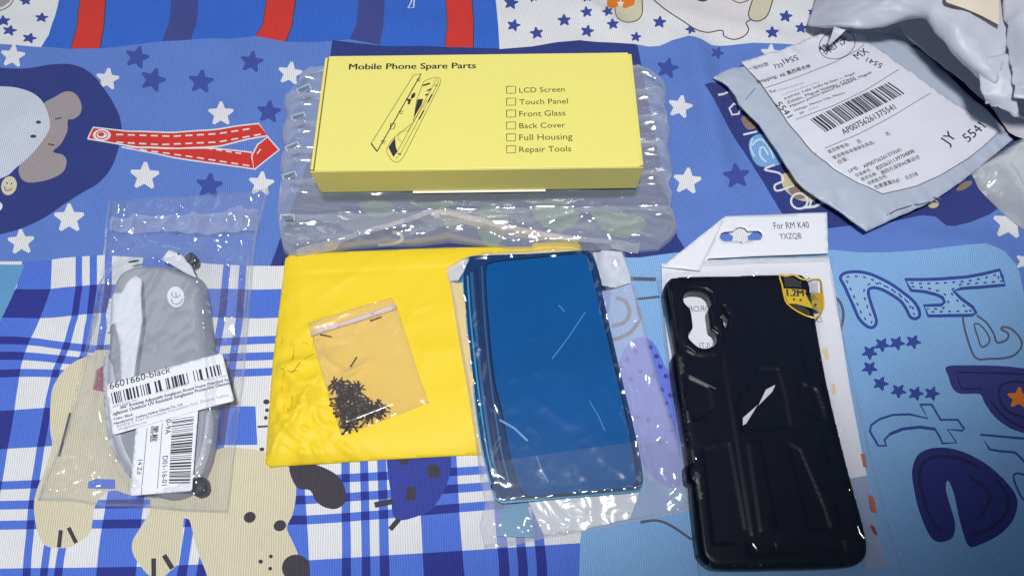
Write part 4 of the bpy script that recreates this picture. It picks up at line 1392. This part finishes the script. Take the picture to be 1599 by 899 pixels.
soft_sheet('bag_film', rb_g, 0.16, RBF, BEDF, M_RB, rbag, gap=0.01)
layer('doubled_film', g2([(1302, 752), (1354, 742), (1362, 772), (1372, 835), (1388, 880), (1350, 893), (1352, 860), (1340, 800)], 0.12), 0.2, Surf(lambda x, y: bedv(x, y) + 0.08), 0.02, film('lilac_film', milk=0.34, milk_rgb=(206, 198, 214), spec=0.03), rbag)
HEAD = [(1132, 338), (1212, 335), (1291, 332), (1292, 362), (1293, 396), (1200, 399.5), (1106, 404), (1093, 421)]
EURO = [(1126, 365), (1131, 363), (1145, 362), (1149, 357.5), (1156, 355), (1163, 357), (1167, 362), (1184, 361), (1189, 364), (1190, 369), (1187, 375), (1167, 376), (1163, 379), (1156, 380.5), (1150, 377), (1130, 377.5), (1125, 374), (1123.5, 370)]
HEADF = Surf(lambda x, y: bedv(x, y) * 0.3 + 0.16 + 0.04 * nz(x, y, 0.5, 4.2))
for q in ([(1027, 426), (1037, 490), (1047, 590), (1061, 690), (1075, 760), (1090, 870), (1097, 905)], [(1299, 400), (1300, 440), (1316, 520), (1343, 640), (1367, 740), (1389, 820), (1413, 900)]):
    layer('side_seam', g2(ribbon(smooth(q, 3, False), 4), RBF), 0.2, RBF, 0.01, film('retail_bag_seam', milk=0.07, rough=0.1, bump=0.3, scale=90, milk_rgb=(230, 234, 246), spec=0.08), rbag, lift=0.015)  # glossy hazy strip added as a highlight on the welded edge
M_HEAD = mat('header_card_white', (232, 233, 240), 0.45, mottle=0.02)
hd = layer('header', g2(HEAD, 0.16), 0.25, HEADF, 0.03, M_HEAD, rbag, lift=0.03, holes=(g2(EURO, 0.16),))
fa, fb = g2([(1132, 338), (1033, 417)], 0.2)
fdir = np.array(fb) - np.array(fa); fdir /= np.linalg.norm(fdir)
FOLDF = Surf(lambda x, y: HEADF.fn(x, y) + 0.07 + 0.10 * np.clip(np.abs((x - fa[0]) * fdir[1] - (y - fa[1]) * fdir[0]), 0, 2.2) ** 0.8)
layer('folded_corner', g2([(1132, 338), (1033, 417), (1093, 423), (1112, 380)], FOLDF), 0.2, FOLDF, 0.02, M_HEAD, rbag)
ik = Ink(Surf(lambda x, y: HEADF.fn(x, y) + 0.06), 0.012)
ik.text('For RM K40', (1209, 357.5), (1264, 356), tall=1.5)
ik.text('YXZQB', (1218, 373.5), (1252, 372.5), tall=1.45)
ik.build('lettering', [mat('header_ink', (70, 72, 84), 0.6)], hd)
ZST = [(1104, 404), (1200, 400), (1293, 397), (1295, 409), (1200, 411), (1098, 416)]
layer('zip_strip', g2(ZST, 0.2), 0.3, Surf(lambda x, y: RBF.fn(x, y)), 0.02, film('zip_strip_film', milk=0.2, rough=0.15, bump=0.4, scale=220, stretch=(2.5, 0.3, 1)), rbag, lift=0.02)
M_GOLD = mat('gold_print', (206, 172, 44), 0.35, mottle=0.1)
ik = Ink(RBF, 0.02)
SH = smooth(h5((1070, 65), (1140, 70), (1210, 58), (1290, 100), (1370, 108), (1440, 100), (1482, 120), (1500, 240), (1510, 360), (1480, 450), (1430, 487), (1300, 450), (1150, 350), (1112, 250), (1095, 160)), 3)
ik.line(SH, 0.09, 0, True)
ik.poly(h5((1112, 195), (1300, 205), (1495, 245), (1505, 360), (1470, 430), (1400, 395), (1240, 350), (1155, 345), (1122, 260)), 0)
ik.lift = 0.035
ik.poly(h5((1185, 360), (1260, 358), (1330, 395), (1375, 440), (1360, 455), (1290, 430)), 1)
ik.poly(h5((1110, 85), (1200, 85), (1270, 130), (1290, 185), (1120, 180)), 1)
ik.line(h5((1150, 95), (1200, 150), (1270, 165)), 0.06, 0); ik.line(h5((1200, 90), (1235, 130), (1280, 135)), 0.05, 0)
ik.text('1.2M', h5((1145, 270))[0], h5((1310, 275))[0], mi=1, bold=0.05, tall=1.1)
ik.text('DROP', h5((1362, 290))[0], h5((1425, 292))[0], mi=1, tall=0.9)
ik.text('PROTECTION', h5((1365, 315))[0], h5((1478, 316))[0], mi=1, tall=1.1)
for x, y in ((1212, 305), (1278, 312), (1338, 332), (1424, 362)):
    q = h5((x, y))[0]
    ik.poly(star(q[0], q[1], 2.6), 1)
ik.poly(h5((1365, 135), (1450, 130), (1455, 235), (1368, 240)), 2)
ik.build('shield_mark', [M_GOLD, INK, M_PAPER], rbag)

# ------------------------------------------------------------------ sunglasses in their zip bag
GL = smooth([(168, 455), (180, 425), (205, 410), (225, 408), (255, 408), (285, 418), (308, 428), (316, 445), (321, 475), (328, 535), (333, 600), (333, 650), (328, 695), (318, 730), (300, 760), (270, 775), (240, 772), (212, 757), (188, 728), (172, 698), (163, 655), (160, 600), (162, 540), (165, 490)], 3)
gl_g = g2(GL, 0.9)
GT = 0.95


def gl_fn(x, y):
    d = np.where(winding(x, y, gl_g), dist_poly(x, y, gl_g), 0.0)
    return 0.12 + (GT - 0.12) * (1 - np.clip(1 - d / 0.6, 0, 1) ** 2.6) + 0.05 * nz(x, y, 0.45, 2.7) * np.clip(d, 0, 1)


GLF = Surf(gl_fn)
M_GREY = mat('grey_foil_pouch', (148, 152, 164), 0.42, mottle=0.06, mscale=30)
M_WHITEF = mat('white_foam_sheet', (224, 226, 236), 0.5, mottle=0.04, mscale=30)
M_HINGE = mat('black_frame', (12, 14, 26), 0.45, spec=0.2)
sg = empty('sunglasses', (*centre(gl_g), 0), 'black sunglasses wrapped in grey foil and white foam inside a zip bag', 'sunglasses')
soft_sheet('wrapping', gl_g, 0.18, GLF, BEDF, M_GREY, sg, gap=0.03)
GL2 = Surf(lambda x, y: gl_fn(x, y) + 0.04)
# the white foam edge folded over the left side, a wider skirt around the lower end
M_LGREY = mat('pale_grey_foil', (194, 196, 208), 0.45, mottle=0.05, mscale=30)
layer('foam_fold', g2([(166, 490), (172, 466), (190, 458), (200, 440), (212, 430), (222, 437), (221, 465), (223, 500), (217, 540), (210, 590), (204, 640), (190, 600), (188, 540), (180, 505), (168, 520)], GLF), 0.18, GLF, 0.04, M_WHITEF, sg, lift=0.03)
layer('foam_fold', g2([(259, 414), (272, 399), (290, 406), (306, 424), (308, 436), (290, 428), (272, 420)], GLF), 0.18, Surf(lambda x, y: np.maximum(gl_fn(x, y), 0.75)), 0.04, M_WHITEF, sg, lift=0.03)
layer('foam_skirt', g2(smooth([(163, 560), (172, 552), (182, 600), (186, 660), (196, 700), (215, 735), (245, 757), (275, 760), (302, 735), (318, 690), (322, 650), (329, 640), (332, 660), (326, 700), (314, 735), (296, 762), (268, 773), (240, 770), (212, 755), (190, 728), (174, 698), (165, 655), (162, 600)], 2), GLF), 0.16, GLF, 0.02, M_LGREY, sg, lift=0.035)
layer('foil_edge_shade', g2(ribbon(smooth([(223, 440), (224, 470), (226, 505), (220, 545), (214, 590), (209, 620)], 4, False), 4), GLF), 0.15, GLF, 0.02, mat('foil_shade', (112, 116, 128), 0.5), sg, lift=0.02)  # darker strip paints the shade beside the foam fold


def blob(name, px, py, z, rx, ry, rz, rot, m, parent):
    bm = bmesh.new()
    bmesh.ops.create_uvsphere(bm, u_segments=24, v_segments=14, radius=1)
    c, s = math.cos(rot), math.sin(rot)
    cx, cy = proj(px, py, z)[:2]
    v = []
    for q in bm.verts:
        x, y, zz = (math.copysign(abs(t) ** 0.8, t) for t in q.co)
        x, y = x * rx, y * ry
        v.append((cx + x * c - y * s, cy + x * s + y * c, z + zz * rz))
    f = [[k.index for k in q.verts] for q in bm.faces]
    bm.free()
    return mesh(name, v, f, m, parent)


blob('temple_tip', 299, 406, 0.6, 0.33, 0.43, 0.28, 0.5, M_HINGE, sg)
blob('temple_tip', 209, 408, 0.7, 0.30, 0.06, 0.06, 0.2, M_HINGE, sg)
blob('hinge', 313, 760, 0.5, 0.38, 0.48, 0.40, 0.3, M_HINGE, sg)
ik = Ink(GLF, 0.045)
ik.poly(ellipse(275, 464, 13.5, 16.5, -0.15), 0)
ik.lift = 0.06
ik.line(smooth([(270, 456), (269, 461), (273, 465), (279, 464), (282, 460)], 4, False), 0.055, 1)
ik.line([(276, 464), (275, 457)], 0.05, 1)
ik.line(smooth([(268, 467), (271, 474), (278, 475), (284, 471), (285, 467)], 4, False), 0.055, 1)
ik.build('round_sticker', [mat('sticker_white', (230, 232, 238), 0.5), mat('sticker_grey', (140, 144, 156), 0.5)], sg)

GB = [(172, 313), (250, 306), (330, 300), (420, 291), (410, 330), (398, 380), (390, 470), (380, 590), (366, 700), (355, 800), (290, 798), (230, 792), (160, 790), (110, 782), (58, 781), (75, 735), (98, 690), (118, 620), (136, 545), (152, 470), (164, 400), (168, 350)]
gb_g = g2(GB, 0.1)
tips = [g2(ellipse(300, 407, 13, 15), 0.7), g2(ellipse(313, 761, 15, 17), 0.7)]
BIG = []
for a, b, h, wd in [((345, 354), (374, 318), .30, .30), ((366, 316), (394, 356), .28, .26), ((332, 396), (354, 426), .26, .22), ((350, 602), (380, 586), .30, .24), ((384, 372), (404, 300), .26, .22), ((352, 412), (374, 402), .2, .2),
                    ((200, 345), (250, 330), .16, .2), ((90, 770), (150, 740), .2, .2), ((215, 780), (260, 770), .2, .18), ((365, 470), (372, 560), .22, .2), ((185, 330), (196, 322), .2, .16)]:
    (x0, y0), (x1, y1) = g2([a, b], 0.2)
    BIG.append((x0, y0, x1, y1, h, wd))
GBF = drape(gb_g, [(gl_g, GT + 0.12, 1.3), (tips[0], 1.08, 0.8), (tips[1], 1.06, 0.8)], BEDF, edge=0.12, rise=0.9, wr=0.30, ws=0.40, seed=12.0, stretch=(1.1, 0.8, 0.3), creases=crease_set(gb_g, 60, 21, (0.2, 0.8), (0.6, 2.4), (0.06, 0.16), (0.09, 0.18)) + BIG)
M_GB = [film('sunglasses_bag_film', milk=0.05, rough=0.15, bump=0.14, scale=24, milk_rgb=(222, 228, 246), spec=0.05), BACK]
gbag = empty('sunglasses_bag', (*centre(gb_g), 0.1), 'clear zip bag with two white barcode stickers around the wrapped sunglasses', 'zip bag')
soft_sheet('bag_film', gb_g, 0.15, GBF, BEDF, M_GB, gbag, gap=0.01)
M_SEAM = film('welded_seam', milk=0.10, rough=0.1, bump=0.3, scale=90, milk_rgb=(230, 234, 246), spec=0.09)
for q in ([(172, 314), (167, 352), (163, 400), (151, 470), (135, 545), (117, 620), (98, 690), (75, 735), (60, 778)], [(419, 293), (409, 330), (397, 380), (389, 470), (379, 590), (365, 700), (354, 797)], [(60, 778), (110, 779), (160, 787), (230, 789), (290, 795), (354, 797)],
          [(388, 400), (383, 470), (376, 560)]):
    layer('side_seam', g2(ribbon(smooth(q, 3, False), 4), GBF), 0.2, GBF, 0.01, M_SEAM, gbag, lift=0.015)  # added strips draw a highlight along the bag's welded edges
M_GB2 = film('zip_band_film', milk=0.16, rough=0.13, bump=0.25, scale=110, stretch=(0.12, 2.2, 1), milk_rgb=(226, 230, 246), spec=0.05)
layer('zip_seal', g2([(173, 344), (250, 338), (330, 334), (404, 328), (402, 362), (330, 366), (250, 362), (172, 362)], GBF), 0.15, GBF, 0.015, M_GB2, gbag, lift=0.03)
M_STK = mat('sticker_paper', (236, 237, 244), 0.4, mottle=0.015)
LB2 = [(211, 671), (225, 640), (311, 622), (309, 641), (304, 700), (300, 766), (250, 771), (203, 774)]


def flat_sticker(name, px, zf, lift, r):
    g = round_poly(g2(px, zf), r, 4)
    return layer(name, g, 0.16, zf, 0.012, M_STK, gbag, lift=lift)


def stiff(c):
    """a stiff sticker at height c over the pouch, bending down a little past its sides"""
    def fn(x, y):
        do = np.where(winding(x, y, gl_g), 0.0, dist_poly(x, y, gl_g))
        return c - 0.11 * np.clip(do, 0, 1.6) ** 1.5
    return Surf(fn)


LQ2 = [(215, 640), (311, 622), (300, 766), (203, 774)]
S2 = stiff(1.19)
STK2 = flat_sticker('barcode_sticker', LQ2, S2, 0.0, 0.12)
ik = Ink(S2, 0.03)
ik.barcode((303, 650), (297, 757), (264, 757), (269, 655), 3, 30)
ik.line([(254, 660), (246, 762)], 0.03, 1); ik.line([(230, 668), (221, 772)], 0.03, 1)
ik.text('D01-16-01', (254.5, 712), (253, 758), tall=1.0)
ik.text('0-9A', (260, 655), (258, 678), tall=1.0)
ik.text('14 Zd', (216, 718), (214, 740), tall=1.0)
ik.text('黑框', (237, 665), (235, 690), bold=0.02)
ik.build('sticker_print', [INK, INK_GREY], STK2)
LQ1 = [(166, 600), (347, 551), (366, 626), (176, 679)]
S1 = stiff(1.25)
STK1 = flat_sticker('product_sticker', LQ1, S1, 0.0, 0.14)
ik = Ink(S1, 0.03)
ik.text('6601660-black', (172, 608), (267, 581), tall=1.0)
ik.barcode((173.5, 613.5), (347, 568), (350.5, 584), (177, 631), 8, 36, gaps=((0.33, 0.37), (0.44, 0.46), (0.68, 0.72), (0.8, 0.83)))
T = lambda s, a, b, m=0, **k: ik.text(s, a, b, mi=m, **k)
T('A5971504501783', (176, 637), (214, 626), 1)
T('ST3312500401 EGP', (243, 615), (294, 601), 1)
T('* Made in China', (311, 597), (353, 588), 1)
T('360° Rotating Adjustable Sunglasses Round Frame Polarized Su', (188, 638.5), (357, 594.5), 0, bold=0.02, tall=1.1)
T('nglasses Outdoor UV Resistant Sunglasses Protective Glasses', (177, 648.5), (359, 600), 0, bold=0.02, tall=1.1)
T('Color: Black', (178, 656), (208, 648.5), 0, bold=0.02)
T('Manufacturer: Taizhou Huihua Glasses Co., Ltd', (179, 663), (285, 632.5), 0, bold=0.02)
T('Building 2, Road 88 Longquan Franqueleon Park, Zhejiang Taizhou', (183, 667), (358, 618), 1)
T('info@taizhou.com', (185, 672), (230, 660), 1)
ik.build('sticker_print', [INK, mat('pale_ink', (150, 152, 165), 0.6)], STK1)

# ------------------------------------------------------------------ white poly mailer with its shipping label
ML = [(1115, 117), (1128, 108), (1152, 101), (1200, 88), (1258, 66), (1292, 52), (1330, 40), (1400, 50), (1450, 85), (1500, 128), (1540, 165), (1568, 192), (1584, 215), (1560, 235), (1520, 268), (1490, 290), (1458, 311), (1420, 328), (1385, 344), (1356, 357), (1346, 350), (1320, 330), (1285, 308), (1262, 292), (1246, 278), (1225, 248),
      (1205, 216), (1188, 190), (1168, 170), (1156, 158), (1150, 145), (1138, 130)]
ml_g = g2(ML, 0.9)


def ml_fn(x, y):
    d = np.where(winding(x, y, ml_g), dist_poly(x, y, ml_g), 0.0)
    h = 0.55 + 0.40 * (1 - np.exp(-d / 1.6)) + 0.12 * nz(x, y, 0.22, 3.9) * np.clip(d / 1.0, 0, 1)
    e = np.clip(1 - d / 1.4, 0, 1)
    return h + e * (0.10 * nz(x, y, 0.5, 6.6) + 0.13 * ridged(x, y, 0.5, 1.6, rot=-0.9, sx=0.5, sy=1.7) + 0.05 * ridged(x, y, 1.2, 4.6)) + 0.07 * ridged(x, y, 0.3, 21.0, rot=0.5, sx=0.5, sy=1.5) * (1 - 0.6 * e)


MLF = Surf(ml_fn)
M_ML = poly('grey_white_poly', (188, 198, 215), 0.42, 0.15)
M_LBL = mat('label_paper', (218, 218, 228), 0.5, mottle=0.02)
mail = empty('poly_mailer', (*centre(ml_g), 0), 'pale grey plastic mailer with a white shipping label, corner lifted', 'mailer bag')
v, f = sheet(ml_g, 0.18)
zz = ml_fn(v[:, 0], v[:, 1])
solid('mailer_film', v, f, zz, zz - 0.10 - 0.35 * np.clip((zz - 0.6), 0, 1), M_ML, mail)
LBL = [(1157, 97), (1180, 90.5), (1215, 80), (1255, 64), (1300, 48), (1345, 55), (1358, 68), (1400, 97), (1460, 140), (1510, 172), (1561, 206), (1538, 228), (1510, 250), (1470, 274), (1430, 292), (1378, 304), (1340, 287), (1300, 264), (1268, 238), (1255, 222), (1230, 192), (1197, 142)]
LAB = layer('shipping_label', g2(LBL, MLF), 0.2, MLF, 0.012, M_LBL, mail, lift=0.015)
LBF = Surf(lambda x, y: ml_fn(x, y) + 0.03)
ik = Ink(LBF, 0.02)
T('一段标签', (1170, 110), (1201, 102)); T('733', (1210, 108), (1224, 104)); T('5541', (1243, 86), (1220, 93))
T('Shipping:', (1184, 131), (1214, 121)); T('AE 墨西哥合单', (1219, 121), (1267, 105), bold=0.01)
T('To:', (1203, 147), (1213, 143), bold=0.01)
for a, b, s in [((1225, 156.5), (1335, 116), 'Address: Calle Golfo de Siam --, Angel'), ((1230, 162.5), (1337, 123), 'Zitlalin, Miguel Hidalgo, CDMX'), ((1235, 168.5), (1361, 115), 'México porton blanco de madera, Miguel'),
                ((1241, 174.5), (1320, 146), 'Hidalgo, Mexico City, Mexico'), ((1249, 179.5), (1277, 168), 'ZIP:')]:
    T(s, a, b, tall=0.72) if s != 'ZIP:' else T(s, a, (1257, 176.3), tall=0.9)
# the addressee's name and number are smudged beyond reading
for a, b, nn in [((1215, 143), (1255, 131), 13), ((1221, 150), (1280, 129), 17), ((1262, 173.5), (1277, 168), 5)]:
    for i in range(nn):
        t = (i + rr.random() * 0.3) / nn
        x, y = a[0] + (b[0] - a[0]) * t, a[1] + (b[1] - a[1]) * t
        ik.line([(x, y - 1), (x + 1.6, y - 2.2 + rr.random())], 0.05, 1)
T('5541', (1210, 163), (1230, 185), tall=0.8); T('MX', (1340, 93.5), (1358, 82)); T('5541', (1379, 101), (1355, 90))
ik.line([(1195, 138), (1250, 119), (1300, 99), (1340, 78), (1349, 70)], 0.03); ik.line([(1243, 187), (1300, 166), (1350, 142), (1403, 109)], 0.03)
ik.line([(1288, 232), (1340, 210), (1400, 178), (1453, 146)], 0.03)
ik.barcode((1265, 187), (1389, 128), (1414, 146), (1289, 207), 21, 38)
T('AP00756261375541', (1318, 211), (1400, 170), tall=1.15)
for p in ((1340, 225), (1385, 213)):
    T('否', p, (p[0] + 6, p[1] - 3))
for s, a, b in [('是否带电池:', (1294, 240), (1327, 227)), ('是否带有非液体化妆品:', (1302, 249), (1366, 224)), ('仓库:', (1309, 257), (1325, 250)), ('LP号:', (1327, 270), (1342, 264)), ('AP00756261375541', (1350, 263), (1408, 236)),
                ('交易单号:', (1337, 277), (1361, 267)), ('8203631139704898', (1370, 266), (1429, 238)), ('揽货名称:', (1346, 283), (1370, 273)), ('递四方深圳AE集运仓', (1377, 273), (1437, 247)), ('仓库批次号:', (1356, 289), (1386, 277)),
                ('包裹重量(kg):', (1367, 296), (1406, 282)), ('0.018', (1416, 281), (1434, 274))]:
    T(s, a, b)
T('JY', (1480, 228), (1494, 213), tall=0.8); T('5541', (1512, 223), (1540, 199), tall=0.8)
T('集/快', (1288, 86), (1328, 63), tall=0.85)
ik.line(smooth(ellipse(1307, 70, 29, 22, -0.35), 1), 0.04, 0, True)
ik.line([(1157, 97), (1195, 142), (1230, 192), (1255, 222), (1268, 237), (1300, 263), (1340, 286), (1378, 303), (1430, 291), (1470, 273), (1510, 249), (1538, 227), (1560, 206)], 0.035)
ik.build('label_print', [INK, INK_GREY], LAB)
M_CREASE_SHADE = mat('crease_shade', (70, 84, 110), 0.6)  # fold shade painted as dark strokes on the mailer
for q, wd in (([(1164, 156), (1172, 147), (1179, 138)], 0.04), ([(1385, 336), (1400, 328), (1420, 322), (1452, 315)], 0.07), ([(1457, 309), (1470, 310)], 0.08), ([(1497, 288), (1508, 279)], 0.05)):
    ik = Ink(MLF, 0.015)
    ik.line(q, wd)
    ik.build('crease', M_CREASE_SHADE, mail)


# ------------------------------------------------------------------ crumpled bags beyond the mailer
def patch(rows, n=7):
    """smooth sheet through rows of (picture x, picture y, height): returns xyz grid"""
    g = np.array([[P(x, y, z) for x, y, z in r] for r in rows])

    def cr(a, n):
        out = []
        for i in range(len(a) - 1):
            p0, p1, p2, p3 = a[max(i - 1, 0)], a[i], a[i + 1], a[min(i + 2, len(a) - 1)]
            for j in range(n):
                t = j / n
                out.append(0.5 * (2 * p1 + (p2 - p0) * t + (2 * p0 - 5 * p1 + 4 * p2 - p3) * t * t + (3 * p1 - p0 - 3 * p2 + p3) * t ** 3))
        out.append(a[-1])
        return np.array(out)
    return cr(np.swapaxes(cr(g, n), 0, 1), n).swapaxes(0, 1)


def crumpled(name, rows, m, parent, amp=0.16, seed=1.0, n=9, thick=0.04, tear=0.0):
    g = patch(rows, n)
    R_, C_ = g.shape[:2]
    fl = g.reshape(-1, 3)
    h = amp * (ridged(fl[:, 0], fl[:, 1], 0.35, seed, rot=0.5, sx=0.6, sy=1.5) + 0.6 * ridged(fl[:, 0], fl[:, 1], 0.8, seed + 3, sx=0.5, sy=1.6, rot=-0.6) + 0.25 * ridged(fl[:, 0], fl[:, 1], 2.0, seed + 6) - 0.6)
    fl = fl + np.c_[np.zeros(len(fl)), np.zeros(len(fl)), h]
    if tear:
        q = fl.reshape(R_, C_, 3)
        rt = random.Random(int(seed * 10))
        for c in range(C_):
            q[-1, c] += np.array([rt.uniform(-tear, tear), rt.uniform(-tear, tear), 0])
        fl = q.reshape(-1, 3)
    k = R_ * C_
    v = np.vstack([fl, fl - np.array([0, 0, thick])])
    f = []
    for i in range(R_ - 1):
        for j in range(C_ - 1):
            a = (i * C_ + j, (i + 1) * C_ + j, (i + 1) * C_ + j + 1, i * C_ + j + 1)
            f.append(a); f.append(tuple(k + t for t in reversed(a)))
    for a, b in boundary_edges(f[0::2]):
        f.append((b, a, a + k, b + k))
    return mesh(name, v, f, m, parent)


M_BAG = poly('pale_lilac_poly', (208, 212, 224), 0.42, 0.22)
M_BAGIN = poly('grey_poly_inside', (214, 213, 222), 0.5, 0.25)
torn = empty('torn_mailer', tuple(P(1450, 0, 0)), 'crumpled pale plastic bag torn open over the labelled mailer', 'plastic bag')
crumpled('bag_film', [
    [(1288, -75, 1.6), (1340, -85, 3.2), (1400, -90, 4.6), (1460, -95, 5.2), (1530, -95, 5.2), (1600, -95, 5)],
    [(1277, -12, 1.0), (1320, -15, 2.8), (1380, -14, 4.0), (1440, -30, 5.0), (1510, -20, 5.6), (1590, -10, 5.2)],
    [(1267, 20, 0.9), (1308, 20, 2.4), (1362, 16, 3.5), (1425, 2, 4.6), (1500, 42, 5.2), (1572, 72, 4.8)],
    [(1262, 38, 0.9), (1308, 43, 2.3), (1368, 42, 3.0), (1434, 24, 4.3), (1490, 82, 4.3), (1556, 130, 4.0)],
    [(1270, 41, 0.9), (1326, 44, 2.0), (1388, 38, 2.6), (1441, 31, 3.9), (1486, 80, 3.6), (1536, 136, 3.4)]], M_BAG, torn, amp=0.22, seed=2.0)
crumpled('torn_end', [
    [(1520, 95, 4.3), (1545, 90, 4.6), (1572, 85, 4.6)],
    [(1530, 122, 3.9), (1556, 122, 4.2), (1578, 118, 4.3)],
    [(1533, 148, 3.5), (1560, 152, 3.7), (1586, 150, 3.9)],
    [(1540, 160, 3.2), (1566, 172, 3.3), (1592, 182, 3.4)]], M_BAG, torn, amp=0.14, seed=4.0, n=6, tear=0.22)
crumpled('torn_flap', [[(1303, 38, 2.3), (1316, 40, 2.3), (1330, 41, 2.3)], [(1300, 50, 2.0), (1308, 52, 2.0), (1318, 50, 2.1)], [(1293, 70, 1.7), (1296, 70, 1.7), (1299, 68, 1.7)]], M_BAG, torn, amp=0.05, seed=5.0, n=6)
crumpled('inner_lining', [
    [(1392, 20, 1.3), (1450, 8, 1.5), (1530, 20, 1.4), (1640, 40, 1.2)],
    [(1420, 60, 1.35), (1470, 60, 1.2), (1550, 80, 1.0), (1660, 100, 0.9)],
    [(1470, 100, 1.25), (1520, 110, 1.0), (1580, 140, 0.8), (1680, 160, 0.8)],
    [(1540, 160, 0.95), (1570, 170, 0.8), (1610, 195, 0.7), (1700, 220, 0.7)],
    [(1575, 205, 0.62), (1590, 214, 0.5), (1630, 228, 0.45), (1710, 250, 0.45)]], M_BAGIN, torn, amp=0.10, seed=6.0, n=8)
M_TAN = mat('tan_paper', (222, 210, 190), 0.6)
crumpled('paper_label', [[(1478, -40, 5.9), (1530, -40, 5.9), (1560, -30, 5.8)], [(1476, -2, 5.75), (1525, -2, 5.85), (1562, 8, 5.6)], [(1484, 6, 5.7), (1528, 22, 5.7), (1562, 40, 5.45)]], M_TAN, torn, amp=0.03, seed=7.0, n=6)

side = empty('crumpled_bag', tuple(P(1600, 60, 0)), 'shiny crumpled pale plastic bag at the right border behind the torn one', 'plastic bag')
crumpled('bag_film', [
    [(1556, -70, 5.6), (1620, -80, 6.4), (1700, -80, 6)],
    [(1566, 10, 5.5), (1630, 0, 6.5), (1720, 0, 6)],
    [(1573, 60, 5.0), (1630, 60, 6.2), (1720, 60, 5.6)],
    [(1580, 110, 4.6), (1640, 110, 5.5), (1720, 110, 5)],
    [(1583, 152, 4.2), (1640, 156, 4.6), (1720, 160, 4.2)]], M_BAG, side, amp=0.3, seed=8.0)

CB = [(1521, 263), (1534, 252), (1556, 237), (1584, 219), (1604, 206), (1660, 200), (1720, 260), (1690, 360), (1640, 372), (1600, 350), (1570, 326), (1549, 306), (1533, 290)]
cb_g = g2(CB, 0.4)
CBF = drape(cb_g, [(g2([(1560, 255), (1600, 225), (1680, 260), (1650, 330), (1600, 320)], 0.8), 1.1, 1.6)], BEDF, edge=0.15, rise=1.4, wr=0.22, ws=0.45, seed=15.0)
M_CB = [film('grey_milky_film', milk=0.72, rough=0.14, bump=0.25, scale=40, milk_rgb=(196, 200, 204)), BACK]
cbag = empty('clear_wrapper', (*centre(cb_g), 0), 'grey milky plastic wrapper with star shaped creases beside the mailer tip', 'plastic wrapper')
soft_sheet('wrapper_film', cb_g, 0.18, CBF, BEDF, M_CB, cbag, gap=0.01)
